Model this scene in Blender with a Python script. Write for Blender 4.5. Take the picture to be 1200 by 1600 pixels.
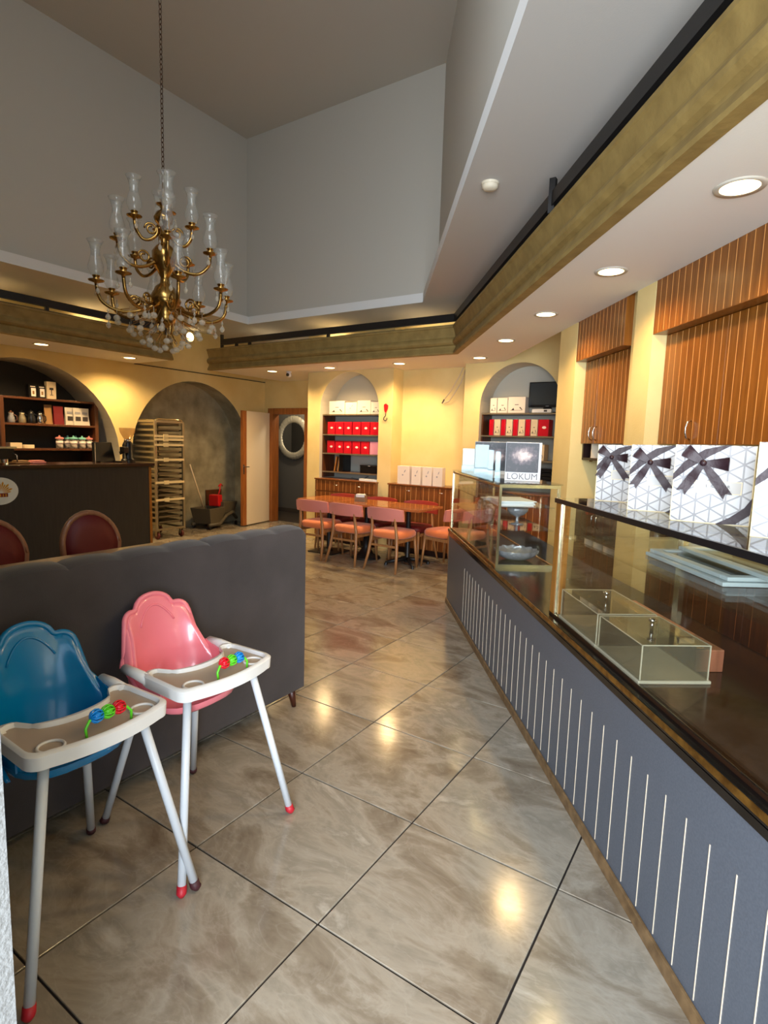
import bpy, bmesh, math, random
from mathutils import Vector, Matrix
random.seed(7)
PI=math.pi
C=bpy.context.scene.collection
for o in list(bpy.data.objects): bpy.data.objects.remove(o)

# ---------------- camera ----------------
# Room frame: X right along the back wall, Y towards the back wall, Z up.
cam_d=bpy.data.cameras.new('camera'); cam=bpy.data.objects.new('camera',cam_d); C.objects.link(cam)
Fv=Vector((-0.54272619,0.83093551,-0.1224519)); Rv=Vector((0.83486772,0.54965482,0.02958823)); Uv=Vector((-0.09189218,0.08617283,0.9920333))
cam.matrix_world=Matrix(((Rv.x,Uv.x,-Fv.x,0),(Rv.y,Uv.y,-Fv.y,0),(Rv.z,Uv.z,-Fv.z,1.551),(0,0,0,1)))
cam_d.sensor_fit='AUTO'; cam_d.sensor_width=36; cam_d.lens=878.15/1600*36; cam_d.clip_start=0.02
bpy.context.scene.camera=cam
# ---------------- world, exposure ----------------
sc=bpy.context.scene
sc.view_settings.view_transform='Standard'; sc.view_settings.look='None'; sc.view_settings.gamma=1
sc.view_settings.use_curve_mapping=False; sc.view_settings.exposure=0.62
w=bpy.data.worlds.new('world'); sc.world=w; w.use_nodes=True
bgn=w.node_tree.nodes['Background']; bgn.inputs[0].default_value=(0.62,0.78,1.0,1); bgn.inputs[1].default_value=1.2
# counter frame helpers: s runs along the counter away from the camera, t is to the right of it
CA=math.radians(36.6186); cdv=Vector((-math.sin(CA),math.cos(CA),0)); cnv=Vector((math.cos(CA),math.sin(CA),0))
def KP(t,s,z=0): return cdv*s+cnv*t+Vector((0,0,z))
# daylight that enters through the open entrance behind the camera and the shop window to its right
def area(name,loc,target,sx,sy,power,col):
    l=bpy.data.lights.new(name,'AREA'); l.shape='RECTANGLE'; l.size=sx; l.size_y=sy; l.energy=power; l.color=col
    o=bpy.data.objects.new(name,l); C.objects.link(o); o.location=loc
    o.rotation_euler=(Vector(target)-Vector(loc)).to_track_quat('-Z','Y').to_euler(); return o
area('entrance_daylight',(0.75,-1.75,1.60),(-0.6,2.5,1.3),2.2,2.4,300,(0.84,0.92,1.0))
area('shop_window_daylight',(2.1,-0.4,1.75),(0.6,2.6,1.4),1.5,1.6,5,(0.84,0.92,1.0))
area('added_vault_fill',(-2.6,0.80,4.55),(-4.2,6.1,4.0),3.4,1.5,78,(0.86,0.93,1.0))  # added fill that brightens the vault; no clerestory window is built
LAMP=dict(power=48,back=100,color=(1.0,0.66,0.30))
LAMPCOL=(1.0,0.74,0.36)

# ---------------- materials ----------------
def lin(c):
    return tuple(((x/255)/12.92 if x/255<=0.04045 else ((x/255+0.055)/1.055)**2.4) for x in c)+(1,)
def newmat(name):
    m=bpy.data.materials.new(name); m.use_nodes=True; return m,m.node_tree,m.node_tree.nodes['Principled BSDF']
def M(name,col,rough=0.5,metal=0.0,col2=None,scale=6.0,stretch=(1,1,1),bump=0.0,bscale=60,spec=0.5,coat=0,detail=5,lo=0.35,hi=0.65,rand=False,sheen=0):
    m,nt,b=newmat(name); L=nt.links.new
    b.inputs['Base Color'].default_value=lin(col); b.inputs['Roughness'].default_value=rough; b.inputs['Metallic'].default_value=metal
    b.inputs['Specular IOR Level'].default_value=spec; b.inputs['Coat Weight'].default_value=coat; b.inputs['Coat Roughness'].default_value=0.08
    b.inputs['Sheen Weight'].default_value=sheen
    tc=nt.nodes.new('ShaderNodeTexCoord'); mp=nt.nodes.new('ShaderNodeMapping'); mp.inputs['Scale'].default_value=stretch
    L(tc.outputs['Object'],mp.inputs['Vector']); src=mp.outputs[0]
    if rand:
        oi=nt.nodes.new('ShaderNodeObjectInfo'); va=nt.nodes.new('ShaderNodeVectorMath'); va.operation='MULTIPLY_ADD'
        cb=nt.nodes.new('ShaderNodeCombineXYZ')
        for i in range(3): L(oi.outputs['Random'],cb.inputs[i])
        L(cb.outputs[0],va.inputs[0]); va.inputs[1].default_value=(37,53,71); L(src,va.inputs[2]); src=va.outputs[0]
    if col2:
        n=nt.nodes.new('ShaderNodeTexNoise'); n.inputs['Scale'].default_value=scale; n.inputs['Detail'].default_value=detail
        r=nt.nodes.new('ShaderNodeValToRGB'); r.color_ramp.elements[0].position=lo; r.color_ramp.elements[1].position=hi
        r.color_ramp.elements[0].color=lin(col2); r.color_ramp.elements[1].color=lin(col)
        L(src,n.inputs['Vector']); L(n.outputs['Fac'],r.inputs[0]); L(r.outputs[0],b.inputs['Base Color'])
    if bump:
        n=nt.nodes.new('ShaderNodeTexNoise'); n.inputs['Scale'].default_value=bscale; n.inputs['Detail'].default_value=3
        bp=nt.nodes.new('ShaderNodeBump'); bp.inputs['Strength'].default_value=bump; bp.inputs['Distance'].default_value=0.01
        L(src,n.inputs['Vector']); L(n.outputs['Fac'],bp.inputs['Height']); L(bp.outputs[0],b.inputs['Normal'])
    return m
def woodm(name,c1,c2,rough=0.3,coat=0.3,stretch=(14,14,1.2),rand=False):
    return M(name,c1,rough,col2=c2,scale=3.0,stretch=stretch,coat=coat,detail=8,lo=0.3,hi=0.7,rand=rand)
def glassm(name,tint=(1,1,1),refl=0.5,rough=0.0,ior=1.45,milk=0.0,milkcol=(200,220,220)):
    m,nt,b=newmat(name); L=nt.links.new; nt.nodes.remove(b); out=[n for n in nt.nodes if n.type=='OUTPUT_MATERIAL'][0]
    tr=nt.nodes.new('ShaderNodeBsdfTransparent'); tr.inputs[0].default_value=(*tint,1)
    gl=nt.nodes.new('ShaderNodeBsdfGlossy'); gl.inputs['Roughness'].default_value=rough
    fr=nt.nodes.new('ShaderNodeFresnel'); ge=nt.nodes.new('ShaderNodeNewGeometry'); mr=nt.nodes.new('ShaderNodeMapRange'); mr.inputs['To Min'].default_value=ior; mr.inputs['To Max'].default_value=1/ior; L(ge.outputs['Backfacing'],mr.inputs['Value']); L(mr.outputs[0],fr.inputs['IOR'])
    mx=nt.nodes.new('ShaderNodeMixShader'); L(fr.outputs[0],mx.inputs[0]); L(tr.outputs[0],mx.inputs[1]); L(gl.outputs[0],mx.inputs[2])
    last=mx
    if milk:
        df=nt.nodes.new('ShaderNodeBsdfDiffuse'); df.inputs[0].default_value=lin(milkcol)
        m2=nt.nodes.new('ShaderNodeMixShader'); m2.inputs[0].default_value=milk; L(mx.outputs[0],m2.inputs[1]); L(df.outputs[0],m2.inputs[2]); last=m2
    L(last.outputs[0],out.inputs['Surface']); return m
def emis(name,col,strength):
    m,nt,b=newmat(name); b.inputs['Base Color'].default_value=(*col,1); b.inputs['Emission Color'].default_value=(*col,1); b.inputs['Emission Strength'].default_value=strength; return m
def tilemat():
    m,nt,b=newmat('marble_tile'); L=nt.links.new
    tc=nt.nodes.new('ShaderNodeTexCoord'); oi=nt.nodes.new('ShaderNodeObjectInfo')
    cb=nt.nodes.new('ShaderNodeCombineXYZ'); va=nt.nodes.new('ShaderNodeVectorMath'); va.operation='MULTIPLY_ADD'; va.inputs[1].default_value=(31,57,83)
    for i in range(3): L(oi.outputs['Random'],cb.inputs[i])
    L(cb.outputs[0],va.inputs[0]); L(tc.outputs['Object'],va.inputs[2])
    mp=nt.nodes.new('ShaderNodeMapping'); mp.inputs['Scale'].default_value=(1.0,1.9,1); mp.inputs['Rotation'].default_value=(0,0,0.9); L(va.outputs[0],mp.inputs[0])
    n=nt.nodes.new('ShaderNodeTexNoise'); n.inputs['Scale'].default_value=2.2; n.inputs['Detail'].default_value=9; n.inputs['Roughness'].default_value=0.62; n.inputs['Distortion'].default_value=0.55
    r=nt.nodes.new('ShaderNodeValToRGB'); e=r.color_ramp.elements
    e[0].position=0.30; e[0].color=lin((104,90,74)); e[1].position=0.72; e[1].color=lin((178,169,154))
    for p,c in ((0.44,(132,120,103)),(0.52,(153,143,127)),(0.60,(136,127,112))):
        k=e.new(p); k.color=lin(c)
    L(mp.outputs[0],n.inputs['Vector']); L(n.outputs['Fac'],r.inputs[0])
    v=nt.nodes.new('ShaderNodeTexNoise'); v.inputs['Scale'].default_value=5.5; v.inputs['Detail'].default_value=10; v.inputs['Distortion'].default_value=1.2; L(mp.outputs[0],v.inputs['Vector'])
    r2=nt.nodes.new('ShaderNodeValToRGB'); r2.color_ramp.elements[0].position=0.475; r2.color_ramp.elements[0].color=(0,0,0,1); r2.color_ramp.elements[1].position=0.5; r2.color_ramp.elements[1].color=(1,1,1,1)
    k=r2.color_ramp.elements.new(0.53); k.color=(0,0,0,1); L(v.outputs['Fac'],r2.inputs[0])
    sc_=nt.nodes.new('ShaderNodeMath'); sc_.operation='MULTIPLY'; sc_.inputs[1].default_value=0.08; L(r2.outputs[0],sc_.inputs[0])
    mx=nt.nodes.new('ShaderNodeMix'); mx.data_type='RGBA'; L(sc_.outputs[0],mx.inputs[0]); L(r.outputs[0],mx.inputs[6]); mx.inputs[7].default_value=lin((203,197,186)); L(mx.outputs[2],b.inputs['Base Color'])
    b.inputs['Roughness'].default_value=0.16; b.inputs['Specular IOR Level'].default_value=0.55
    return m
def trianglemat():
    # flat print: white card with a pale grey triangular lattice (object X and Z)
    m,nt,b=newmat('lattice_print'); L=nt.links.new
    tc=nt.nodes.new('ShaderNodeTexCoord'); sep=nt.nodes.new('ShaderNodeSeparateXYZ'); L(tc.outputs['Object'],sep.inputs[0])
    def mth(op,a,bv=None):
        n=nt.nodes.new('ShaderNodeMath'); n.operation=op
        for i,q in enumerate((a,bv)):
            if q is None: continue
            if isinstance(q,(int,float)): n.inputs[i].default_value=q
            else: L(q,n.inputs[i])
        return n.outputs[0]
    per=0.044; acc=None
    for ang in (0,60,120):
        a=math.radians(ang)
        u=mth('ADD',mth('MULTIPLY',sep.outputs[0],math.cos(a)),mth('MULTIPLY',sep.outputs[2],math.sin(a)))
        f=mth('FRACT',mth('ADD',mth('DIVIDE',u,per),0.5+100)); d=mth('ABSOLUTE',mth('SUBTRACT',f,0.5))
        l=mth('LESS_THAN',d,0.062); acc=l if acc is None else mth('MAXIMUM',acc,l)
    mx=nt.nodes.new('ShaderNodeMix'); mx.data_type='RGBA'; L(acc,mx.inputs[0]); mx.inputs[6].default_value=lin((178,180,184)); mx.inputs[7].default_value=lin((120,118,120))
    L(mx.outputs[2],b.inputs['Base Color']); b.inputs['Roughness'].default_value=0.35; return m
def poster():
    m,nt,b=newmat('dark_sweets_photo'); L=nt.links.new
    tc=nt.nodes.new('ShaderNodeTexCoord'); mp=nt.nodes.new('ShaderNodeMapping'); mp.inputs['Location'].default_value=(0,0,-0.175); mp.inputs['Scale'].default_value=(9,9,13); L(tc.outputs['Object'],mp.inputs[0])
    g=nt.nodes.new('ShaderNodeTexGradient'); g.gradient_type='SPHERICAL'; L(mp.outputs[0],g.inputs[0])
    n=nt.nodes.new('ShaderNodeTexNoise'); n.inputs['Scale'].default_value=38; n.inputs['Detail'].default_value=4; L(tc.outputs['Object'],n.inputs['Vector'])
    mu=nt.nodes.new('ShaderNodeMath'); mu.operation='MULTIPLY_ADD'; L(n.outputs['Fac'],mu.inputs[0]); mu.inputs[1].default_value=1.0; mu.inputs[2].default_value=-0.35
    ad=nt.nodes.new('ShaderNodeMath'); ad.operation='ADD'; L(g.outputs['Fac'],ad.inputs[0]); L(mu.outputs[0],ad.inputs[1])
    r=nt.nodes.new('ShaderNodeValToRGB'); e=r.color_ramp.elements; e[0].position=0.2; e[0].color=lin((20,18,26)); e[1].position=1.0; e[1].color=lin((200,184,180)); k=e.new(0.55); k.color=lin((84,72,80))
    L(ad.outputs[0],r.inputs[0]); L(r.outputs[0],b.inputs['Base Color']); b.inputs['Roughness'].default_value=0.3; b.inputs['Specular IOR Level'].default_value=0.2; return m

MT={}
MT['wall']=M('cream_wall_paint',(230,208,146),0.75,col2=(222,198,134),scale=2.5,bump=0.12,bscale=90)
MT['white']=M('white_ceiling_paint',(198,194,188),0.85,bump=0.05,bscale=120)
MT['soffit']=M('soffit_paint',(228,224,216),0.85,bump=0.05,bscale=120)
MT['vault']=M('vault_paint',(190,186,176),0.9,bump=0.05,bscale=120)
MT['lip']=M('lip_paint',(222,222,220),0.8)
MT['grout']=M('dark_grout',(32,24,20),0.9)
MT['tile']=tilemat()
MT['gold_fascia']=M('ochre_suede_paint',(146,122,68),0.7,col2=(128,105,56),scale=9,bump=0.2,bscale=30)
MT['black_metal']=M('black_metal',(20,18,18),0.45)
MT['plaster']=M('trowelled_grey_plaster',(168,160,134),0.6,col2=(124,118,96),scale=3.2,bump=0.3,bscale=14)
MT['jamb']=M('pale_jamb_paint',(196,190,172),0.8)
MT['niche_grey']=M('niche_back_paint',(186,184,172),0.8)
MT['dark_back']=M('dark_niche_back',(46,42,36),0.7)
MT['corridor']=M('corridor_grey',(96,92,84),0.7)
MT['wood_door']=woodm('orange_wood_frame',(168,104,48),(132,76,32),0.4)
MT['door_white']=M('cream_door_leaf',(226,214,190),0.5)
MT['wood_cab']=woodm('cabinet_wood',(142,86,30),(110,62,18),0.30,0.0)
MT['wood_low']=woodm('low_cabinet_wood',(138,80,36),(104,58,24),0.35,0.3)
MT['wood_shelf']=woodm('dark_shelf_wood',(98,56,30),(70,38,20),0.4)
MT['wood_table']=woodm('table_wood',(178,108,60),(150,86,46),0.2,0.5,stretch=(1.5,14,14))
MT['wood_leg']=woodm('chair_wood',(170,120,74),(140,94,54),0.4)
MT['wood_post']=woodm('golden_post_wood',(170,112,38),(130,82,24),0.35)
MT['wood_box']=woodm('red_brown_wood',(150,92,66),(120,70,48),0.4)
MT['inlay']=M('cream_inlay',(212,150,84),0.4)
MT['inlay_pale']=M('pale_inlay',(224,206,180),0.4)
MT['blue_panel']=M('slate_grey_laminate',(88,93,102),0.42,col2=(80,85,94),scale=160,detail=2)
MT['black_stone']=M('black_stone',(14,13,13),0.12,spec=0.6)
MT['brass']=M('worn_brass',(176,134,62),0.35,metal=0.9,col2=(120,84,34),scale=24)
MT['brassy']=M('bright_brass',(176,138,76),0.24,metal=1.0)
MT['gold_frame']=M('champagne_metal_frame',(206,196,160),0.18,metal=1.0)
MT['skirt']=M('worn_wood_skirting',(128,100,66),0.6,col2=(96,72,44),scale=20)
MT['case_floor']=M('dark_brown_case_floor',(44,26,16),0.15)
MT['glass']=glassm('clear_pane',(0.965,0.98,0.97),ior=1.42)
MT['glass_top']=glassm('glass_top',(0.90,0.93,0.91),ior=1.6)
MT['glass_green']=glassm('greenish_plate_glass',(0.90,0.94,0.94),milk=0.6,milkcol=(200,210,212))
MT['acrylic_edge']=glassm('acrylic_edge',(0.93,0.92,0.86),milk=0.5,milkcol=(224,214,186))
MT['acrylic']=glassm('clear_acrylic',(0.96,0.95,0.90),ior=1.5,milk=0.035,milkcol=(214,206,180))
MT['acrylic_blue']=glassm('bluish_acrylic',(0.75,0.88,0.92),milk=0.28,milkcol=(176,208,220))
MT['hurricane']=glassm('hurricane_glass',(0.95,0.95,0.94),ior=1.55,milk=0.09,milkcol=(236,236,230))
MT['crystal']=glassm('cut_crystal',(0.92,0.90,0.85),ior=2.2,milk=0.28,milkcol=(240,232,214))
MT['hopper']=glassm('hopper_plastic',(0.9,0.8,0.66),ior=1.5,milk=0.3,milkcol=(220,180,130))
MT['chrome']=M('chrome',(214,210,204),0.15,metal=1.0)
MT['steel']=M('brushed_steel',(160,150,126),0.35,metal=0.7)
MT['velvet']=M('dark_grey_velvet',(62,56,57),0.85,col2=(50,45,46),scale=4,bump=0.1,bscale=200,sheen=0.25)
MT['velvet_top']=M('velvet_cushion_back',(60,56,58),0.8,sheen=0.5)
MT['leg_dark']=M('dark_walnut_leg',(72,34,20),0.4)
MT['blue_plastic']=M('glossy_blue_plastic',(0,120,176),0.22,coat=0.3)
MT['pink_plastic']=M('glossy_pink_plastic',(240,130,142),0.22,coat=0.3)
MT['white_plastic']=M('white_plastic',(226,226,224),0.35)
MT['tray_in']=M('tray_recess',(178,160,140),0.4)
MT['white_leg']=M('white_enamel_leg',(208,214,220),0.35)
MT['red_cap']=M('red_rubber_cap',(178,26,42),0.5)
MT['dark_cap']=M('worn_dark_cap',(64,24,30),0.6)
MT['t_red']=M('toy_red',(226,24,44),0.3); MT['t_green']=M('toy_green',(98,214,44),0.3); MT['t_blue']=M('toy_blue',(20,142,226),0.3)
MT['seat_orange']=M('rust_orange_upholstery',(218,118,64),0.65,sheen=0.3)
MT['back_pink']=M('salmon_upholstery',(212,126,114),0.65,sheen=0.3)
MT['back_red']=M('red_upholstery',(150,40,30),0.6)
MT['oxblood']=M('oxblood_upholstery',(96,14,16),0.55)
MT['oak_rim']=woodm('tan_chair_rim',(158,108,78),(128,84,58),0.4)
MT['charcoal']=M('charcoal_panel',(46,44,42),0.6,col2=(40,38,36),scale=40,stretch=(1,1,0.1))
MT['dark_wood_top']=M('dark_wood_worktop',(52,30,24),0.2)
MT['tan_table']=woodm('tan_table_top',(160,132,96),(138,112,78),0.35,0.3)
MT['red_box']=M('red_card',(196,18,38),0.3); MT['red_dark']=M('red_card_side',(150,12,26),0.35)
MT['white_box']=M('white_card',(226,216,204),0.4); MT['cream_box']=M('cream_card',(220,200,168),0.45)
MT['print_dark']=M('dark_print',(56,50,48),0.5); MT['print_grey']=M('grey_print',(150,150,156),0.5); MT['print_white']=M('white_print',(240,226,220),0.5)
MT['print_mid']=M('mid_grey_print',(96,96,104),0.5)
MT['label_white']=M('label_white',(176,174,170),0.5)
MT['label_gold']=M('gold_label_border',(206,190,150),0.4)
MT['lattice']=trianglemat(); MT['poster']=poster()
MT['ribbon']=M('mauve_satin_ribbon',(44,26,31),0.45,spec=0.3,sheen=0.0,bump=0.2,bscale=40)
MT['tv']=M('tv_screen',(58,64,68),0.15); MT['black_plastic']=M('black_plastic',(18,18,20),0.3)
MT['paper']=M('white_paper',(222,228,230),0.6); MT['orange']=M('orange_folder',(238,150,30),0.5)
MT['mirror']=M('mirror_glass',(220,220,220),0.02,metal=1.0); MT['silver_frame']=M('ornate_silver',(222,212,184),0.35,metal=0.5,bump=1.0,bscale=30)
MT['kraft']=M('kraft_paper',(150,112,66),0.6); MT['wine']=M('wine_red_foil',(110,16,26),0.35); MT['silver_bag']=M('silver_pouch',(206,200,190),0.35,metal=0.2)
MT['teal']=M('teal_lid',(130,200,190),0.4); MT['rose']=M('rose_lid',(214,140,136),0.4); MT['jar']=M('jar_glass_beans',(90,84,72),0.1,col2=(200,190,180),scale=30)
MT['plastic_grey']=M('grey_brown_plastic',(84,78,64),0.5); MT['tape']=M('cream_tape',(224,206,160),0.5); MT['red_plastic']=M('red_plastic',(196,22,26),0.4)
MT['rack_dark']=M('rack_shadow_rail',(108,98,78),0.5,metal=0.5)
MT['rubber']=M('dark_red_wheel',(84,24,22),0.5)
MT['lamp']=emis('downlight_glow',LAMPCOL,5.0)
MT['trim_ring']=M('downlight_ring',(190,184,170),0.4)
MT['lokum_white']=M('white_card_bright',(190,194,198),0.4)
MT['gold_crown']=M('gold_crown_print',(206,150,40),0.5); MT['crown_red']=M('red_crown_print',(120,20,20),0.5); MT['oval']=M('pale_grey_oval',(226,232,226),0.4)
MT['stucco']=M('white_stucco',(118,118,116),0.8,bump=0.4,bscale=120)
MT['pavement']=M('pavement',(150,150,150),0.9)
MT['dark_case']=M('dark_wood_void',(34,12,8),0.4)

# ---------------- mesh helpers ----------------
class MB:
    def __init__(s): s.v=[]; s.f=[]; s.mi=[]
    def add(s,vs,fs,mi=0,mat=None):
        b=len(s.v)
        s.v+= [tuple((mat@Vector(v)) if mat is not None else v) for v in vs]
        s.f+=[tuple(b+i for i in f) for f in fs]; s.mi+=[mi]*len(fs); return s
    def box(s,x0,y0,z0,x1,y1,z1,mi=0,mat=None):
        if x0>x1:x0,x1=x1,x0
        if y0>y1:y0,y1=y1,y0
        if z0>z1:z0,z1=z1,z0
        return s.add([(x0,y0,z0),(x1,y0,z0),(x1,y1,z0),(x0,y1,z0),(x0,y0,z1),(x1,y0,z1),(x1,y1,z1),(x0,y1,z1)],
          [(0,3,2,1),(4,5,6,7),(0,1,5,4),(1,2,6,5),(2,3,7,6),(3,0,4,7)],mi,mat)
    def prism(s,poly,z0,z1,mi=0,mat=None):   # poly counter-clockwise in XY
        n=len(poly); vs=[(x,y,z0) for x,y in poly]+[(x,y,z1) for x,y in poly]
        return s.add(vs,[tuple(range(n-1,-1,-1)),tuple(range(n,2*n))]+[(i,(i+1)%n,n+(i+1)%n,n+i) for i in range(n)],mi,mat)
    def lathe(s,prof,n=20,mi=0,mat=None,c=(0,0)):
        vs=[];fs=[];m=len(prof)
        for r,z in prof:
            for k in range(n):
                a=2*PI*k/n; vs.append((c[0]+r*math.cos(a),c[1]+r*math.sin(a),z))
        for j in range(m-1):
            for k in range(n): fs.append((j*n+k,j*n+(k+1)%n,(j+1)*n+(k+1)%n,(j+1)*n+k))
        if prof[0][0]>1e-5: fs.append(tuple(range(n-1,-1,-1)))
        if prof[-1][0]>1e-5: fs.append(tuple((m-1)*n+k for k in range(n)))
        return s.add(vs,fs,mi,mat)
    def shell(s,prof,n=20,th=0.003,mi=0,mat=None):   # open thin-walled lathe
        return s.lathe(prof,n,mi,mat) if False else s.add(*_open_lathe(prof,n),mi,mat)
    def tube(s,pts,rad,n=8,mi=0,mat=None):
        pts=[Vector(p) for p in pts]; m=len(pts); vs=[];fs=[]
        if not hasattr(rad,'__len__'): rad=[rad]*m
        t0=(pts[1]-pts[0]).normalized(); up=Vector((0,0,1)) if abs(t0.z)<0.9 else Vector((1,0,0))
        x=t0.cross(up).normalized()
        for i,p in enumerate(pts):
            t=(pts[min(i+1,m-1)]-pts[max(i-1,0)]).normalized()
            x=(x-t*x.dot(t)).normalized(); y=t.cross(x)
            for k in range(n):
                a=2*PI*k/n; vs.append(tuple(p+(x*math.cos(a)+y*math.sin(a))*rad[i]))
        for j in range(m-1):
            for k in range(n): fs.append((j*n+k,j*n+(k+1)%n,(j+1)*n+(k+1)%n,(j+1)*n+k))
        fs.append(tuple(range(n-1,-1,-1))); fs.append(tuple((m-1)*n+k for k in range(n)))
        return s.add(vs,fs,mi,mat)
    def sphere(s,c,r,n=12,mi=0,sz=1.0):
        prof=[(max(1e-6,r*math.sin(PI*j/8)) if 0<j<8 else 1e-6,c[2]-r*sz*math.cos(PI*j/8)) for j in range(9)]
        return s.lathe(prof,n,mi,None,(c[0],c[1]))
    def ribbon(s,pts,width,side,th=0.002,mi=0):   # flat strip along pts, width along vector(s) side
        pts=[Vector(p) for p in pts]; vs=[];fs=[];n=len(pts)
        for i,p in enumerate(pts):
            sd=Vector(side[i] if isinstance(side[0],(tuple,list,Vector)) else side).normalized()*(width[i] if hasattr(width,'__len__') else width)*0.5
            t=(pts[min(i+1,n-1)]-pts[max(i-1,0)]).normalized(); nn=t.cross(sd).normalized()*th*0.5
            vs+=[tuple(p-sd-nn),tuple(p+sd-nn),tuple(p+sd+nn),tuple(p-sd+nn)]
        for i in range(n-1):
            for k in range(4): fs.append((4*i+k,4*i+(k+1)%4,4*i+4+(k+1)%4,4*i+4+k))
        fs+=[(3,2,1,0),(4*n-4,4*n-3,4*n-2,4*n-1)]
        return s.add(vs,fs,mi)
def _open_lathe(prof,n):
    vs=[];fs=[];m=len(prof)
    for r,z in prof:
        for k in range(n):
            a=2*PI*k/n; vs.append((r*math.cos(a),r*math.sin(a),z))
    for j in range(m-1):
        for k in range(n): fs.append((j*n+k,j*n+(k+1)%n,(j+1)*n+(k+1)%n,(j+1)*n+k))
    return vs,fs
def mesh(name,mb,mats,smooth=False,fix=True):
    me=bpy.data.meshes.new(name); me.from_pydata(mb.v,[],mb.f); me.update()
    for m in (mats if isinstance(mats,(list,tuple)) else [mats]): me.materials.append(MT[m] if isinstance(m,str) else m)
    for p,i in zip(me.polygons,mb.mi): p.material_index=i; p.use_smooth=bool(smooth)
    if fix:
        bm=bmesh.new(); bm.from_mesh(me); bmesh.ops.recalc_face_normals(bm,faces=bm.faces); bm.to_mesh(me); bm.free()
    if smooth and smooth is not True: me.set_sharp_from_angle(angle=math.radians(smooth))
    return me
def obj(name,mb,mats,parent=None,smooth=False,bevel=0,fix=True,label=None):
    me=mb if isinstance(mb,bpy.types.Mesh) else mesh(name,mb,mats,smooth,fix)
    o=bpy.data.objects.new(name,me); C.objects.link(o)
    if parent is not None: o.parent=parent
    if bevel:
        b=o.modifiers.new('bevel','BEVEL'); b.width=bevel; b.segments=2; b.limit_method='ANGLE'; b.angle_limit=math.radians(40)
    if label: o['label']=label
    return o
def thing(name,label,cat,loc=(0,0,0),rotz=0,group=None):
    o=bpy.data.objects.new(name,None); o.empty_display_size=0.1; C.objects.link(o); o.location=loc; o.rotation_euler=(0,0,rotz)
    o['label']=label; o['category']=cat
    if group: o['group']=group
    return o
def tag(o,label,cat,group=None):
    o['label']=label; o['category']=cat
    if group: o['group']=group
    return o
def struct(name,mb,mats,parent=None,smooth=False,**k):
    o=obj(name,mb,mats,parent,smooth,**k)
    if parent is None: o['kind']='structure'
    return o
def children(o): return [c for c in bpy.data.objects if c.parent==o]
def dup(root,loc,rotz,label,group=None):
    r=root.copy(); C.objects.link(r); r.location=loc; r.rotation_euler=(0,0,rotz); r['label']=label
    if group: r['group']=group
    for ch in children(root):
        c=ch.copy(); C.objects.link(c); c.parent=r
        for g in children(ch):
            d=g.copy(); C.objects.link(d); d.parent=c
    return r
def place(me_name,mb,mats,parent,loc,rot=(0,0,0),**k):
    o=obj(me_name,mb,mats,parent,**k); o.location=loc; o.rotation_euler=rot; return o
def text(body,size,parent,loc,rot,mat,name='lettering',ext=0.0006,align='CENTER'):
    cu=bpy.data.curves.new('txt','FONT'); cu.body=body; cu.size=size; cu.extrude=ext; cu.align_x=align; cu.align_y='CENTER'; cu.resolution_u=3
    t=bpy.data.objects.new('txt',cu); C.objects.link(t); bpy.context.view_layer.update()
    me=bpy.data.meshes.new_from_object(t.evaluated_get(bpy.context.evaluated_depsgraph_get())); bpy.data.objects.remove(t)
    me.materials.clear(); me.materials.append(MT[mat]); o=bpy.data.objects.new(name,me); C.objects.link(o)
    o.parent=parent; o.location=loc; o.rotation_euler=rot; return o

# =====================================================================
# SETTING
# =====================================================================
SZ=2.6; CZ=3.25; XL=-7.78; YB=6.83; YR=7.10; YD=7.71; TW=2.55
fl=struct('floor',MB().box(-8.5,-1.0,-0.08,3.6,7.9,-0.006),'grout')
TS=0.6; gx0,gy0=-1.644,1.279
tb=MB(); g=0.0035; h=0.004
tb.add([(g,g,-0.006),(TS-g,g,-0.006),(TS-g,TS-g,-0.006),(g,TS-g,-0.006),(g,g,-0.0015),(TS-g,g,-0.0015),(TS-g,TS-g,-0.0015),(g,TS-g,-0.0015),
        (g+.0015,g+.0015,0),(TS-g-.0015,g+.0015,0),(TS-g-.0015,TS-g-.0015,0),(g+.0015,TS-g-.0015,0)],
       [(0,1,5,4),(1,2,6,5),(2,3,7,6),(3,0,4,7),(4,5,9,8),(5,6,10,9),(6,7,11,10),(7,4,8,11),(8,9,10,11)])
tme=mesh('tile',tb,'tile')
for i in range(-11,8):
    for j in range(-4,11):
        x=gx0+i*TS; y=gy0+j*TS; cx,cy=x+.3,y+.3
        if cx<XL-0.3 or cx>3.2 or cy>YD or cy<-0.9: continue
        if cx*math.cos(CA)+cy*math.sin(CA)>TW+0.25: continue
        o=obj('tile',tme,None,fl); o.location=(x,y,0)
struct('floor_corridor',MB().box(-9.2,YD+0.12,-0.05,-5.6,9.05,-0.002),M('corridor_floor',(60,52,44),0.3))
struct('pavement',MB().box(-3,-6,-0.12,6,-1.0,-0.02),'pavement')

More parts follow.
